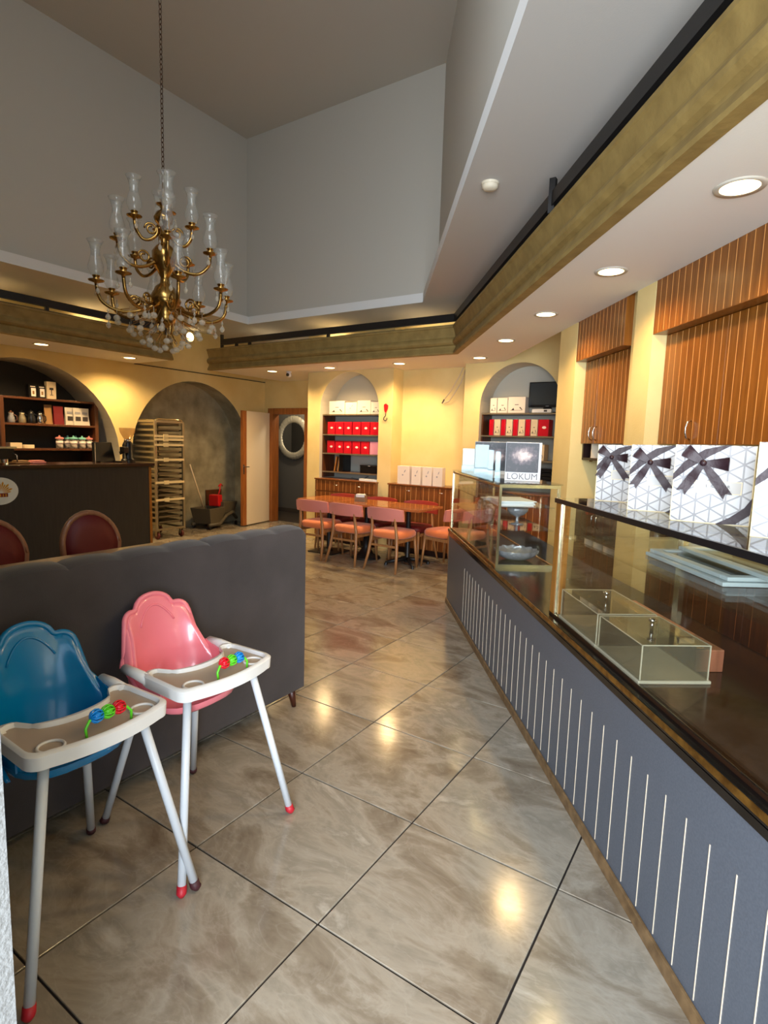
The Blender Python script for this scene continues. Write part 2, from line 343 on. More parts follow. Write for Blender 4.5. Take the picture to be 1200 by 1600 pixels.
def arch_wall(name,origin,udir,u0,u1,z0,z1,arches,depth,matback,jambmat,facemat='wall',n=28):
    """vertical wall through origin; u along udir (2D unit vector); depth goes away from the room along nd"""
    ux,uy=udir; nd=(-uy,ux)   # left-hand normal of udir points into the wall
    def P(u,z,d=0): return (origin[0]+ux*u+nd[0]*d,origin[1]+uy*u+nd[1]*d,z)
    us=[u0]; prof={}
    segs=[]
    cur=u0
    m=MB()
    def quad(a,b,c,d): m.add([a,b,c,d],[(0,1,2,3)])
    for (uc,r,sp) in sorted(arches):
        quad(P(cur,z0),P(uc-r,z0),P(uc-r,z1),P(cur,z1))
        pts=[(uc-r*math.cos(PI*k/n),sp+r*math.sin(PI*k/n)) for k in range(n+1)]
        for a,b in zip(pts,pts[1:]): quad(P(a[0],a[1]),P(b[0],b[1]),P(b[0],z1),P(a[0],z1))
        cur=uc+r
    quad(P(cur,z0),P(u1,z0),P(u1,z1),P(cur,z1))
    wobj=struct(name,m,facemat)
    for (uc,r,sp),dd,mb_,mj in zip(sorted(arches),depth,matback,jambmat):
        pts=[(uc-r,z0)]+[(uc-r*math.cos(PI*k/n),sp+r*math.sin(PI*k/n)) for k in range(n+1)]+[(uc+r,z0)]
        j=MB()
        for a,b in zip(pts,pts[1:]): j.add([P(*a),P(*b),P(*b,dd),P(*a,dd)],[(0,1,2,3)])
        jo=obj('niche_jamb',j,mj,wobj,fix=False)
        bk=MB(); bk.add([P(a[0],a[1],dd) for a in pts],[tuple(range(len(pts)))])
        obj('niche_back',bk,mb_,wobj,fix=False)
    return wobj
# left wall (u = +Y means into-wall normal = -X)
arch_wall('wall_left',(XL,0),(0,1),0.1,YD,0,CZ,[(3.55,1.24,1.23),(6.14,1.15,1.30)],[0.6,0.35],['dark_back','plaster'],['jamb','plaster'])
struct('shadow_line',MB().box(XL,5.05,2.592,XL+0.012,YD,2.604),M('ledge_shadow',(50,38,26),0.8))  # dark strip painted in for the shadow line along the wall ledge
# back wall: door section, arched block, recess, arched block  (u=-X direction gives normal -Y.. use u=+X -> nd=(0,1))
bw=arch_wall('wall_back',(0,YB),(1,0),-5.95,-4.37,0,CZ,[(-5.15,0.55,2.03)],[0.36],['niche_grey'],['jamb'])
b2=arch_wall('wall_back_right',(0,YB),(1,0),-3.26,-1.2,0,CZ,[(-2.51,0.52,2.06)],[0.36],['niche_grey'],['jamb'])
m=MB(); m.box(-4.37,YR,0,-3.26,YR+0.1,CZ); m.box(-4.40,YB+0.002,0,-4.37,YR,CZ); m.box(-3.26,YB+0.002,0,-3.23,YR,CZ)
struct('wall_back_recess',m,'wall')
m=MB(); dx0,dx1,dz=-7.60,-6.72,2.06
m.box(XL,YD,0,dx0,YD+0.12,CZ); m.box(dx1,YD,0,-5.9,YD+0.12,CZ); m.box(dx0,YD,dz,dx1,YD+0.12,CZ)
m.box(-5.95,YB+0.002,0,-5.92,YD,CZ)
struct('wall_door_side',m,'wall')
# door frame and leaf
d1=struct('door_1',MB().box(dx0-0.07,YD-0.03,0,dx0+0.05,YD+0.14,dz+0.06).box(dx1-0.05,YD-0.03,0,dx1+0.05,YD+0.14,dz+0.06).box(dx0+0.05,YD-0.03,dz-0.05,dx1-0.05,YD+0.14,dz+0.06),'wood_door',bevel=0.004)
d1['label']='orange wooden door frame in the back left corner with its pale leaf swung open'
hinge=Vector((-7.655,7.66,0)); ang=math.atan2(6.86-7.66,-7.49+7.655)
leaf=place('door_leaf',MB().box(0,0,0.02,0.72,0.045,2.03),'door_white',d1,hinge,(0,0,ang),bevel=0.002)
place('edge_stile',MB().box(0.72,-0.002,0.02,0.83,0.047,2.03),'wood_door',d1,hinge,(0,0,ang),bevel=0.002)
hd=MB(); hd.box(0.80,0.047,0.93,0.825,0.055,1.10); hd.tube([(0.812,0.05,1.06),(0.812,0.10,1.06),(0.72,0.10,1.06)],0.008)
place('door_handle',hd,'chrome',d1,hinge,(0,0,ang),smooth=30)
# corridor beyond
m=MB(); m.box(-9.2,9.0,0,-5.6,9.1,2.6); m.box(-9.3,YD+0.12,0,-9.2,9.1,2.6); m.box(-5.6,YD+0.12,0,-5.5,9.1,2.6); m.box(-9.3,YD+0.12,2.6,-5.5,9.1,2.7); m.box(-9.2,YD+0.13,0,-7.70,YD+0.20,2.6); m.box(-6.60,YD+0.13,0,-5.6,YD+0.20,2.6)
struct('wall_corridor',m,'corridor')
struct('baseboard_corridor',MB().box(-9.2,8.97,0,-5.6,9.0,0.09),M('corridor_skirting',(70,62,52),0.5))
mi=thing('round_mirror','round wall mirror in a carved silver frame seen through the doorway','mirror',(-8.19,8.955,1.60))
pr=[]; 
rg=MB(); n=40
for j in range(n):
    pass
def torus(R,r,n=40,k=10,wave=0):
    vs=[];fs=[]
    for i in range(n):
        a=2*PI*i/n; rr=r*(1+wave*math.sin(a*34))
        for q in range(k):
            b=2*PI*q/k; vs.append(((R+rr*math.cos(b))*math.cos(a),-rr*0.5*math.sin(b),(R+rr*math.cos(b))*math.sin(a)))
    for i in range(n):
        for q in range(k): fs.append((i*k+q,((i+1)%n)*k+q,((i+1)%n)*k+(q+1)%k,i*k+(q+1)%k))
    return MB().add(vs,fs)
obj('carved_frame',torus(0.385,0.075,160,10,0.05),'silver_frame',mi,True)
gm=MB(); gm.lathe([(0.33,-0.006),(0.33,0.006)],36,mat=Matrix.Rotation(PI/2,4,'X')); obj('glass',gm,'mirror',mi)
# right wall and rear facade
def kbox(m,t0,s0,z0,t1,s1,z1,mi=0): return m.box(t0,s0,z0,t1,s1,z1,mi,Matrix.Rotation(CA,4,'Z'))
struct('wall_right',kbox(MB(),TW,-2.0,0,TW+0.12,6.95,CZ),'wall')
for nm,s0,s1,t0 in (('wall_pillar_far',4.775,5.165,1.875),('wall_pillar_near',3.549,3.785,1.875)):
    struct(nm,kbox(MB(),t0,s0,0,TW,s1,SZ+0.3),'wall')
struct('wall_pillar_step',kbox(MB(),1.935,3.786,0,TW,3.938,SZ+0.3),'wall')
# facade with open entrance and a shop window right of it
m=MB(); m.box(XL,0.08,0,-0.845,0.331,CZ); m.box(-0.845,0.08,2.75,3.6,0.30,CZ) 
m.box(0.98,0.08,0,3.6,0.30,0.9)
struct('wall_front',m,'stucco')
wf=MB(); wf.box(0.98,0.14,0.9,1.04,0.24,2.75); wf.box(2.98,0.14,0.9,3.04,0.24,2.75); wf.box(1.04,0.14,2.69,2.98,0.24,2.75); wf.box(1.04,0.14,0.9,2.98,0.24,0.96)
wn=struct('window_1',wf,'black_metal'); obj('pane',MB().box(1.04,0.185,0.96,2.98,0.195,2.69),'glass',wn)
# ceilings --------------------------------------------------------------
hole=[(-6.53,0.95),(0.0,0.95),(-1.0,2.43),(-3.53,6.125),(-6.53,6.125)]
def ring_ceiling():
    bm=bmesh.new(); outer=[(XL,0.08),(3.6,0.08),(3.6,8.2),(XL,8.2)]
    vo=[bm.verts.new((x,y,CZ)) for x,y in outer]; vi=[bm.verts.new((x,y,CZ)) for x,y in hole]
    eo=[bm.edges.new((vo[i],vo[(i+1)%4])) for i in range(4)]; ei=[bm.edges.new((vi[i],vi[(i+1)%5])) for i in range(5)]
    bmesh.ops.triangle_fill(bm,use_beauty=True,edges=eo+ei)
    me=bpy.data.meshes.new('ceiling'); bm.to_mesh(me); bm.free(); me.materials.append(MT['white']); return me
ce=bpy.data.objects.new('ceiling',ring_ceiling()); C.objects.link(ce); ce['kind']='structure'
m=MB()
for a,b in zip(hole,hole[1:]+hole[:1]): m.add([(a[0],a[1],CZ),(b[0],b[1],CZ),(b[0],b[1],CZ+0.11),(a[0],a[1],CZ+0.11)],[(0,1,2,3)])
hole2=[(-6.60,0.85),(0.22,0.85),(-0.83,2.43),(-3.36,6.16),(-6.60,6.16)]
for (a,b),(c,d) in zip(zip(hole,hole[1:]+hole[:1]),zip(hole2,hole2[1:]+hole2[:1])): m.add([(a[0],a[1],CZ+.11),(b[0],b[1],CZ+.11),(d[0],d[1],CZ+0.11),(c[0],c[1],CZ+0.11)],[(0,1,2,3)])
struct('ceiling_lip',m,'lip')
m=MB()
for c,d in zip(hole2,hole2[1:]+hole2[:1]): m.add([(c[0],c[1],CZ+.11),(d[0],d[1],CZ+.11),(d[0],d[1],5.87),(c[0],c[1],5.87)],[(0,1,2,3)])
m.add([(x,y,5.87) for x,y in hole2],[tuple(range(5))])
struct('ceiling_vault',m,'vault')
# soffits
def kxy(t,s): v=KP(t,s); return (v.x,v.y)
sK=lambda t,Y:(Y-t*math.sin(CA))/math.cos(CA)
pR=[kxy(1.20,-0.35),kxy(1.875,-0.9),kxy(1.875,sK(1.875,YB-0.004)),(-3.262,YB-0.004),(-3.262,YR-0.002),(-4.368,YR-0.002),(-4.368,YB-0.004),(-5.952,YB-0.004),(-5.952,YD-0.002),(-7.30,YD-0.002),(-7.30,6.05),(kxy(1.20,sK(1.20,6.05)))]
so=struct('ceiling_soffit',MB().prism(pR,SZ,SZ+0.30),'soffit')
sl=struct('ceiling_soffit_left',MB().prism([(XL+0.002,0.31),(-6.91,0.31),(-6.91,5.045),(XL+0.002,5.045)],SZ,SZ+0.30),'soffit')
prof=[(-0.06,2.596),(0.004,2.596),(0.008,2.615),(-0.022,2.672),(-0.024,2.69),(0.0,2.702),(0.016,2.722),(0.018,2.745),(0.008,2.765),(-0.014,2.785),(-0.016,2.80),(0.0,2.85),(0.012,2.885),(0.022,2.892),(0.022,2.915),(-0.06,2.915)]
def sweep(path,prof,side):
    """path 2D; outward = side * left normal"""
    m=MB(); n=len(path); k=len(prof); vs=[]
    for i,p in enumerate(path):
        p=Vector(p); 
        ns=[]
        if i>0: d=(p-Vector(path[i-1])).normalized(); ns.append(Vector((-d.y,d.x))*side)
        if i<n-1: d=(Vector(path[i+1])-p).normalized(); ns.append(Vector((-d.y,d.x))*side)
        if len(ns)==2: b=(ns[0]+ns[1]).normalized(); b=b/ b.dot(ns[0])
        else: b=ns[0]
        for o_,z in prof: q=p+b*o_; vs.append((q.x,q.y,z))
    fs=[]
    for i in range(n-1):
        for j in range(k): fs.append((i*k+j,i*k+(j+1)%k,(i+1)*k+(j+1)%k,(i+1)*k+j))
    fs+=[tuple(range(k)),tuple(range((n-1)*k+k-1,(n-1)*k-1,-1))]
    m.add(vs,fs); return m
mit=kxy(1.15,sK(1.15,6.0))
struct('trim_2',sweep([(-7.30,6.0),mit,kxy(1.15,-0.3)],prof,-1),'gold_fascia')
struct('trim_3',sweep([(-6.86,0.32),(-6.86,5.05)],prof,-1),'gold_fascia')
# gallery railings
def rail(name,label,path,posts,side,high=()):
    t=thing(name,label,'railing')
    pf=[(-0.02,2.965),(0.03,2.965),(0.03,3.045),(-0.02,3.045)]
    obj('top_rail',sweep(path,pf,side),'black_metal',t)
    obj('bottom_rail',sweep(path,[(-0.02,2.917),(0.03,2.917),(0.03,2.925),(-0.02,2.925)],side),'black_metal',t)
    for k,(x,y) in enumerate(posts):
        top=3.12 if k in high else 2.965
        obj('post',MB().box(x-.018,y-.018,2.925,x+.018,y+.018,top),'black_metal',t)
    return t
m2=kxy(1.17,sK(1.17,6.03))
rail('gallery_railing','black metal railing along the ochre beam of the back and right gallery',[(-7.0,6.03),m2,kxy(1.17,-0.2)],[(-7.0,6.03),(-6.68,6.03),(-6.40,6.03),(-4.91,6.03),kxy(1.15,3.46)],-1,(0,4))
rail('gallery_railing','black metal railing along the ochre beam above the coffee bar',[(-6.88,0.33),(-6.88,4.95)],[(-6.88,4.93),(-6.88,3.4),(-6.88,1.9)],-1,(0,))
# downlights
def downlight(x,y,lab,z=SZ,pw='power'):
    t=thing('downlight',lab,'light',(x,y,z),0,'recessed ceiling spotlights')
    r=MB(); r.add(*_open_lathe([(0.072,-0.004),(0.092,-0.006),(0.095,0.0)],28)); obj('trim_ring',r,'trim_ring',t,True,fix=False)
    d=MB(); d.lathe([(0.072,-0.003),(0.072,0.0)],28); obj('lens',d,'lamp',t)
    l=bpy.data.lights.new('downlight_lamp','SPOT'); l.energy=LAMP[pw]; l.color=LAMP['color']; l.spot_size=math.radians(150); l.spot_blend=0.8; l.shadow_soft_size=0.06
    lo=bpy.data.objects.new('bulb',l); C.objects.link(lo); lo.parent=t; lo.location=(0,0,-0.012)
labs={ 'k':['right above the gift boxes, nearest the camera','second from the camera over the glass display case','third from the camera over the glass counter','fourth from the camera over the display counter','last of the counter row, beside the second wall arch']}
for k,s in enumerate((2.29,3.408,4.54,5.707,6.879)):
    p=KP(1.515,s); downlight(p.x,p.y,'round warm downlight '+labs['k'][k])
for x,l in ((-6.39,'in front of the back doorway beside the security camera'),(-5.249,'over the arched niche with red boxes'),(-4.065,'in front of the recess between the two wall arches')): downlight(x,6.49,'round warm downlight '+l,SZ,'back')
downlight(-7.277,3.516,'round warm downlight above the coffee shelf arch at far left',SZ,'back'); downlight(-7.277,4.66,'round warm downlight above the coffee grinder between the left arches',SZ,'back')
for y in (2.37,1.2): downlight(-7.277,y,'round warm downlight in the left soffit, '+('just' if y>2 else 'farther')+' outside the left picture edge')
p=KP(1.515,1.15); downlight(p.x,p.y,'round warm downlight in the right soffit outside the picture')
# lit lamp on upper left wall behind the chandelier
t=thing('wall_lamp','round lit lamp high on the left wall behind the chandelier crystals','light',(XL,6.01,3.136))
wm=MB(); wm.lathe([(0.085,0.0),(0.085,0.03),(0.075,0.05)],24,mat=Matrix.Rotation(PI/2,4,'Y')); obj('housing',wm,'trim_ring',t)
wm=MB(); wm.lathe([(0.07,0.05),(0.05,0.075),(0.001,0.085)],20,mat=Matrix.Rotation(PI/2,4,'Y')); obj('bulb_cover',wm,'lamp',t,True)
# added unseen lamps on the gallery floor, brightening the wall behind the railing
def added_gallery_lamp(x,y,lab):
    t=thing('added_gallery_lamp',lab,'light',(x,y,SZ+0.30)); obj('base',MB().lathe([(0.05,0),(0.04,0.02)],16),'black_metal',t); obj('globe',MB().lathe([(0.001,0.02),(0.03,0.03),(0.04,0.05),(0.03,0.075),(0.001,0.085)],16),'lamp',t,True)
    l=bpy.data.lights.new('gallery_fill','SPOT'); l.energy=9; l.color=(1,0.78,0.5); l.spot_size=math.radians(95); l.spot_blend=0.6; l.shadow_soft_size=0.05; lo=bpy.data.objects.new('bulb',l); C.objects.link(lo); lo.parent=t; lo.location=(0,0,0.12); lo.rotation_euler=(math.radians(82),0,0 if y>5 else PI/2)
for x,n_ in ((-6.7,'behind the left end of the back railing'),(-5.4,'above the left back niche'),(-3.9,'above the recess')): added_gallery_lamp(x,6.50,'added unseen globe lamp on the gallery floor '+n_)
for y,n_ in ((4.4,'above the coffee grinder'),(3.0,'above the coffee shelf arch')): added_gallery_lamp(-7.42,y,'added unseen globe lamp on the left gallery floor '+n_)
# smoke detector
t=thing('smoke_detector','round beige smoke detector on the flat ceiling right of the vault','detector',(-1.607,3.609,CZ))
obj('base',MB().lathe([(0.055,-0.014),(0.058,0.0)],24),'door_white',t); obj('cover',MB().lathe([(0.001,-0.044),(0.035,-0.042),(0.05,-0.032),(0.052,-0.016),(0.052,-0.014)],24),'door_white',t,True)
# security camera
t=thing('security_camera','small white dome security camera on the soffit by the corner doorway','camera',(-6.16,6.62,SZ))
obj('mount',MB().lathe([(0.035,-0.02),(0.045,0.0)],18),'white_plastic',t)
sm=MB(); sm.sphere((0,0,-0.05),0.042); obj('ball_housing',sm,'white_plastic',t,True)
sm=MB(); sm.lathe([(0.024,0),(0.024,0.02)],14,mat=Matrix.Translation((0.012,-0.032,-0.052))@Matrix.Rotation(PI/2,4,'X')); obj('lens',sm,'black_plastic',t)

t=thing('added_corridor_lamp','added small lamp on the corridor ceiling behind the doorway','light',(-7.4,8.4,2.6))  # added lamp to brighten the corridor and mirror, itself unseen
obj('shade',MB().lathe([(0.10,-0.05),(0.12,0.0)],20),'white_plastic',t)
l_=bpy.data.lights.new('corridor_fill','POINT'); l_.energy=34; l_.color=(1,0.85,0.65); l_.shadow_soft_size=0.1; lo_=bpy.data.objects.new('bulb',l_); C.objects.link(lo_); lo_.parent=t; lo_.location=(0,0,-0.16)
# =====================================================================
# RIGHT SIDE CABINETS (counter frame)
# =====================================================================
def kthing(name,label,cat,t=0,s=0,z=0,rot=0,group=None):
    return thing(name,label,cat,KP(t,s,z),CA+rot,group)
strip_me={}
def strip(parent,x,y,z0,z1,w=0.0028,mat='inlay',face='x',name='inlay_strip'):
    """thin inlay strip proud of a face looking towards -x (or -y)"""
    key=(round(z1-z0,3),w,mat,face)
    if key not in strip_me:
        mb=MB(); 
        if face=='x': mb.box(-0.0012,-w/2,0,0.0,w/2,z1-z0)
        else: mb.box(-w/2,-0.0012,0,w/2,0.0,z1-z0)
        strip_me[key]=mesh(name,mb,mat)
    o=obj(name,strip_me[key],None,parent); o.location=(x,y,z0); return o
def upper_cabinet(s0,s1,label,doors,rack=False):
    t=kthing('wall_cabinet',label,'cabinet',0,0,0)
    obj('body',MB().box(1.99,s0,1.595,TW-0.002,s1,2.30),'wood_cab',t)
    obj('header_box',MB().box(1.876,s0,2.275,TW-0.002,s1,2.86),'wood_cab',t,bevel=0.002)
    for a,b,hs in doors:
        dr=obj('door',MB().box(1.966,a+0.0015,1.593,1.989,b-0.0015,2.272),'wood_cab',t,bevel=0.0015)
        hm=MB(); hm.tube([(1.966,hs,1.62),(1.945,hs,1.63),(1.935,hs,1.66),(1.935,hs,1.69),(1.945,hs,1.72),(1.966,hs,1.73)],0.005,8)
        obj('handle',hm,'chrome',dr,True)
        y=a+0.045
        while y<b-0.01: strip(dr,1.966,y,1.597,2.27); y+=0.062
    y=s0+0.04
    while y<s1-0.01: strip(t,1.876,y,2.28,2.72); y+=0.062
    return t
upper_cabinet(1.9,3.546,'long wooden wall cabinet with pale vertical lines right of the cream pillar',[(2.95,3.543,3.20),(2.45,2.947,2.51),(1.92,2.447,2.38)])
cd_=[c for c in children(bpy.data.objects['wall_cabinet']) if c.name.startswith('door')]
uc=upper_cabinet(3.94,4.772,'narrow wooden wall cabinet between the two cream pillars',[(4.515,4.770,4.55),(3.942,4.512,4.47)])
rk=MB(); rk.box(1.985,3.942,1.455,TW-0.002,4.77,1.475); rk.box(1.985,4.745,1.475,TW-0.002,4.77,1.594); rk.box(1.985,3.942,1.475,TW-0.002,3.962,1.594); rk.box(2.3,3.962,1.475,2.32,4.745,1.594)
obj('open_rack',rk,'dark_case',uc)
for y in (4.22,4.40,4.58): obj('divider',MB().box(1.985,y,1.475,2.3,y+0.012,1.594),'inlay_pale',uc)
for y in (4.31,4.49,4.66): obj('knob',MB().lathe([(0.012,1.443),(0.014,1.455)],12,c=(2.02,y)),'brassy',uc)
# low back cabinets between the pillars
MT['wood_low_dark']=woodm('shaded_low_cabinet_wood',(84,48,26),(62,34,18),0.35,0.2)  # low cabinet wood with its shade put into the colour
def low_cab(s0,s1,label,n,top=1.10):
    t=kthing('back_cabinet',label,'cabinet')
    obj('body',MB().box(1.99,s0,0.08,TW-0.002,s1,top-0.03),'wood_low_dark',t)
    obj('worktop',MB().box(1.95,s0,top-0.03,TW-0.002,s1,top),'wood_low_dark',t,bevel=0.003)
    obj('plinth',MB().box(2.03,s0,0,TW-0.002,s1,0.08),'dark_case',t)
    w_=(s1-s0)/n
    for k in range(n):
        a=s0+k*w_; dr=obj('door',MB().box(1.968,a+0.003,0.09,1.989,a+w_-0.003,top-0.04),'wood_low_dark',t,bevel=0.0015)
        hs=a+(0.04 if k%2 else w_-0.04)
        hm=MB(); hm.tube([(1.968,hs,top-0.10),(1.945,hs,top-0.11),(1.945,hs,top-0.19),(1.968,hs,top-0.20)],0.005,8); obj('handle',hm,'chrome',dr,True)
        y=a+0.05
        while y<a+w_-0.02: strip(dr,1.968,y,0.10,top-0.05,mat='wood_low'); y+=0.12
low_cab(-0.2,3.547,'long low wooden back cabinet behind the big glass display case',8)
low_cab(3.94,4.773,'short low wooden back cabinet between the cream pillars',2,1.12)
t=kthing('louvred_panel','small cream louvred panel standing on the short back cabinet between the pillars','panel',2.20,4.30,1.12)
obj('frame',MB().box(0,-0.28,0,0.02,0.28,0.02).box(0,-0.28,0.16,0.02,0.28,0.18).box(0,-0.28,0.02,0.02,-0.26,0.16).box(0,0.26,0.02,0.02,0.28,0.16),'cream_box',t)
for k in range(4): obj('slat',MB().box(0.004,-0.26,0.028+k*0.034,0.016,0.26,0.050+k*0.034),'cream_box',t)

# =====================================================================
# MAIN COUNTER
# =====================================================================
T0=0.97; S0,S1=-0.20,5.40
ct=kthing('shop_counter','long slate grey shop counter with pale vertical lines and black top','counter')
obj('body',MB().box(T0,S0,0.0,1.66,S1-0.02,0.700),'blue_panel',ct,bevel=0.002)
obj('countertop',MB().box(T0-0.004,S0,0.700,1.70,S1+0.02,0.735),'black_stone',ct,bevel=0.003)
obj('brass_edging',MB().box(T0-0.007,S0,0.712,T0-0.0035,S1+0.02,0.733),'brass',ct)
obj('black_lip',MB().box(T0-0.006,S0,0.676,T0-0.001,S1-0.02,0.7005),'black_stone',ct)
obj('skirting',MB().box(T0-0.012,S0,0.0,T0-0.0005,S1-0.02,0.05),'skirt',ct,bevel=0.002)
k=0; s=0.157
while s<4.6:
    strip(ct,T0-0.0003,s,0.058,0.522,0.0035,'inlay_pale'); s+=0.1052
# ---- big display case
def pane(name,parent,a,mat='glass'): return obj(name,MB().box(*a),mat,parent)
dc=kthing('display_case','large glass display case with black top edge and golden wood corner post on the counter','display case')
D0,D1=-0.15,2.665
obj('case_floor',MB().box(1.0,D0,0.735,1.655,D1,0.747),'case_floor',dc)
pane('front_pane',dc,(1.004,D0,0.747,1.010,2.60,1.292))
pane('end_pane',dc,(1.055,2.640,0.747,1.63,2.646,1.292))
obj('corner_post',MB().box(1.0,2.605,0.735,1.05,D1,1.292),'wood_post',dc,bevel=0.002)
obj('glass_edge_strip',MB().box(1.001,2.598,0.747,1.012,2.604,1.292),'gold_frame',dc)
obj('rear_post',MB().box(1.63,2.62,0.747,1.655,D1,1.292),'gold_frame',dc)
obj('rear_post',MB().box(1.63,1.25,0.747,1.655,1.29,1.292),'wood_post',dc)
obj('shelf',MB().box(1.03,D0,1.128,1.58,2.60,1.138),'glass',dc)
for y in (2.5,1.27,0.2): obj('shelf_bracket',MB().box(1.58,y,1.10,1.655,y+0.02,1.128),'chrome',dc)
obj('top_slab',MB().box(1.0,D0,1.292,1.68,D1,1.31),'glass_top',dc,bevel=0.001)
obj('black_front_edge',MB().box(0.992,D0,1.288,1.0005,D1+0.004,1.3095),'black_plastic',dc)
obj('base_bead',MB().box(1.0005,D0,0.747,1.0035,2.588,0.752),'chrome',dc)
# acrylic boxes
def acrylic(name,label,t0,t1,s0,s1,knob,z=0.747):
    a=kthing(name,label,'food cover',(t0+t1)/2,(s0+s1)/2,z,0,'clear acrylic covers in the display case')
    x=(t1-t0)/2; y=(s1-s0)/2; th=0.003; H=0.135
    m=MB(); m.box(-x,-y,0.012,-x+th,y,H); m.box(x-th,-y,0.012,x,y,H); m.box(-x+th,-y,0.012,x-th,-y+th,H); m.box(-x+th,y-th,0.012,x-th,y,H); m.box(-x,-y,H,x,y,H+th)
    obj('cover',m,'acrylic',a)
    e_=MB(); w_=0.0025
    for (ax,ay) in ((-x,-y),(x-w_,-y),(-x,y-w_),(x-w_,y-w_)): e_.box(ax-0.0006,ay-0.0006,0.012,ax+w_+0.0006,ay+w_+0.0006,H+0.0036)
    for ay in (-y,y-w_): e_.box(-x,ay-0.0006,H+0.0005,x,ay+w_+0.0006,H+0.0036)
    for ax in (-x,x-w_): e_.box(ax-0.0006,-y,H+0.0005,ax+w_+0.0006,y,H+0.0036)
    obj('edges',e_,'acrylic_edge',a)
    rim=MB(); rim.box(-x-0.008,-y-0.008,0.0,x+0.008,y+0.008,0.012); obj('base_tray',rim,'acrylic_edge',a,bevel=0.003)
    kn=MB(); kn.lathe([(0.006,H+th),(0.005,H+0.014),(0.009,H+0.018),(0.006,H+0.024),(0.007,H+0.032),(0.014,H+0.037),(0.014,H+0.043),(0.001,H+0.047)],14,c=knob); obj('knob',kn,'chrome',a,True)
acrylic('acrylic_cover','clear acrylic food cover nearest the camera, beside the red-brown wooden box',1.015,1.262,1.81,2.145,(0.0,-0.0))
acrylic('acrylic_cover','clear acrylic food cover farther back beside the golden corner post',1.015,1.262,2.165,2.555,(0.0,0.0))
wbx=kthing('wooden_box','red-brown wooden box with a gold rimmed top lying in the display case','box',1.30,2.24,0.747)
obj('body',MB().box(-0.025,-0.33,0,0.085,0.33,0.085),'wood_box',wbx,bevel=0.004); obj('gold_rim',MB().box(-0.025,-0.33,0.085,0.005,0.33,0.094),'brassy',wbx,bevel=0.002)
# glass lids stack on shelf
def glass_lid(label,t,s,z,rot,w_,l_):
    g_=kthing('glass_cover',label,'glass lid',t,s,z,rot,'frosted edged glass lids on the display shelf')
    fr=MB(); e=0.035; hh=0.014
    fr.box(-w_/2,-l_/2,0,w_/2,-l_/2+e,hh); fr.box(-w_/2,l_/2-e,0,w_/2,l_/2,hh); fr.box(-w_/2,-l_/2+e,0,-w_/2+e,l_/2-e,hh); fr.box(w_/2-e,-l_/2+e,0,w_/2,l_/2-e,hh)
    obj('frosted_rim',fr,'glass_green',g_,bevel=0.003); obj('pane',MB().box(-w_/2+e,-l_/2+e,0.004,w_/2-e,l_/2-e,0.008),'glass',g_); return g_
glass_lid('rectangular glass lid with frosted rim at the bottom of the shelf stack',1.29,1.88,1.139,-0.04,0.25,0.50)
glass_lid('rectangular glass lid with frosted rim lying on top of the first lid',1.30,1.88,1.154,-0.02,0.24,0.48)
glass_lid('third glass lid shifted to the right on top of the stack',1.40,1.80,1.169,-0.05,0.25,0.60)
# gift boxes
def bow(parent,cx,cz,k=1.0):
    m=MB(); y=-0.010
    for dx,dz,L_,wd in ((-0.80,0.60,0.062,0.036),(0.98,-0.02,0.070,0.034)):
        pts=[];sd=[];ws=[]
        for q in range(17):
            a=q/16; r_=math.sin(a*PI)**0.8; back=1 if a<0.5 else -1
            pts.append((cx+dx*L_*k*r_,y-0.003-0.014*k*math.sin(a*PI)*(0.5-0.5*math.cos(a*2*PI))-0.006*(a),cz+dz*L_*k*r_+back*0.004*math.sin(a*PI)*k)); sd.append((-dz,0.25*back*math.sin(a*PI),dx)); ws.append((0.010+(wd-0.010)*math.sin(a*PI)**0.6)*k)
        m.ribbon(pts,ws,sd,0.0012)
    for (ex,ez) in ((-0.050,-0.085),(0.066,-0.092)):
        d=Vector((ex,0,ez)).normalized(); n_=Vector((-d.z,0,d.x))
        pts=[(cx+ex*k*q/6,y-0.004-0.004*math.sin(q*1.1),cz+ez*k*q/6) for q in range(7)]
        m.ribbon(pts,[(0.014+0.014*min(1,q/3))*k for q in range(7)],n_,0.0012)
        p_=Vector(pts[-1]); w2=0.014*k; m.add([tuple(p_-n_*w2),tuple(p_),tuple(p_-n_*w2*1.0+d*0.012*k)],[(0,1,2)]); m.add([tuple(p_+n_*w2),tuple(p_),tuple(p_+n_*w2+d*0.012*k)],[(0,1,2)])
    m.sphere((cx,y-0.010,cz),0.010*k)
    return obj('bow',m,'ribbon',parent,35)
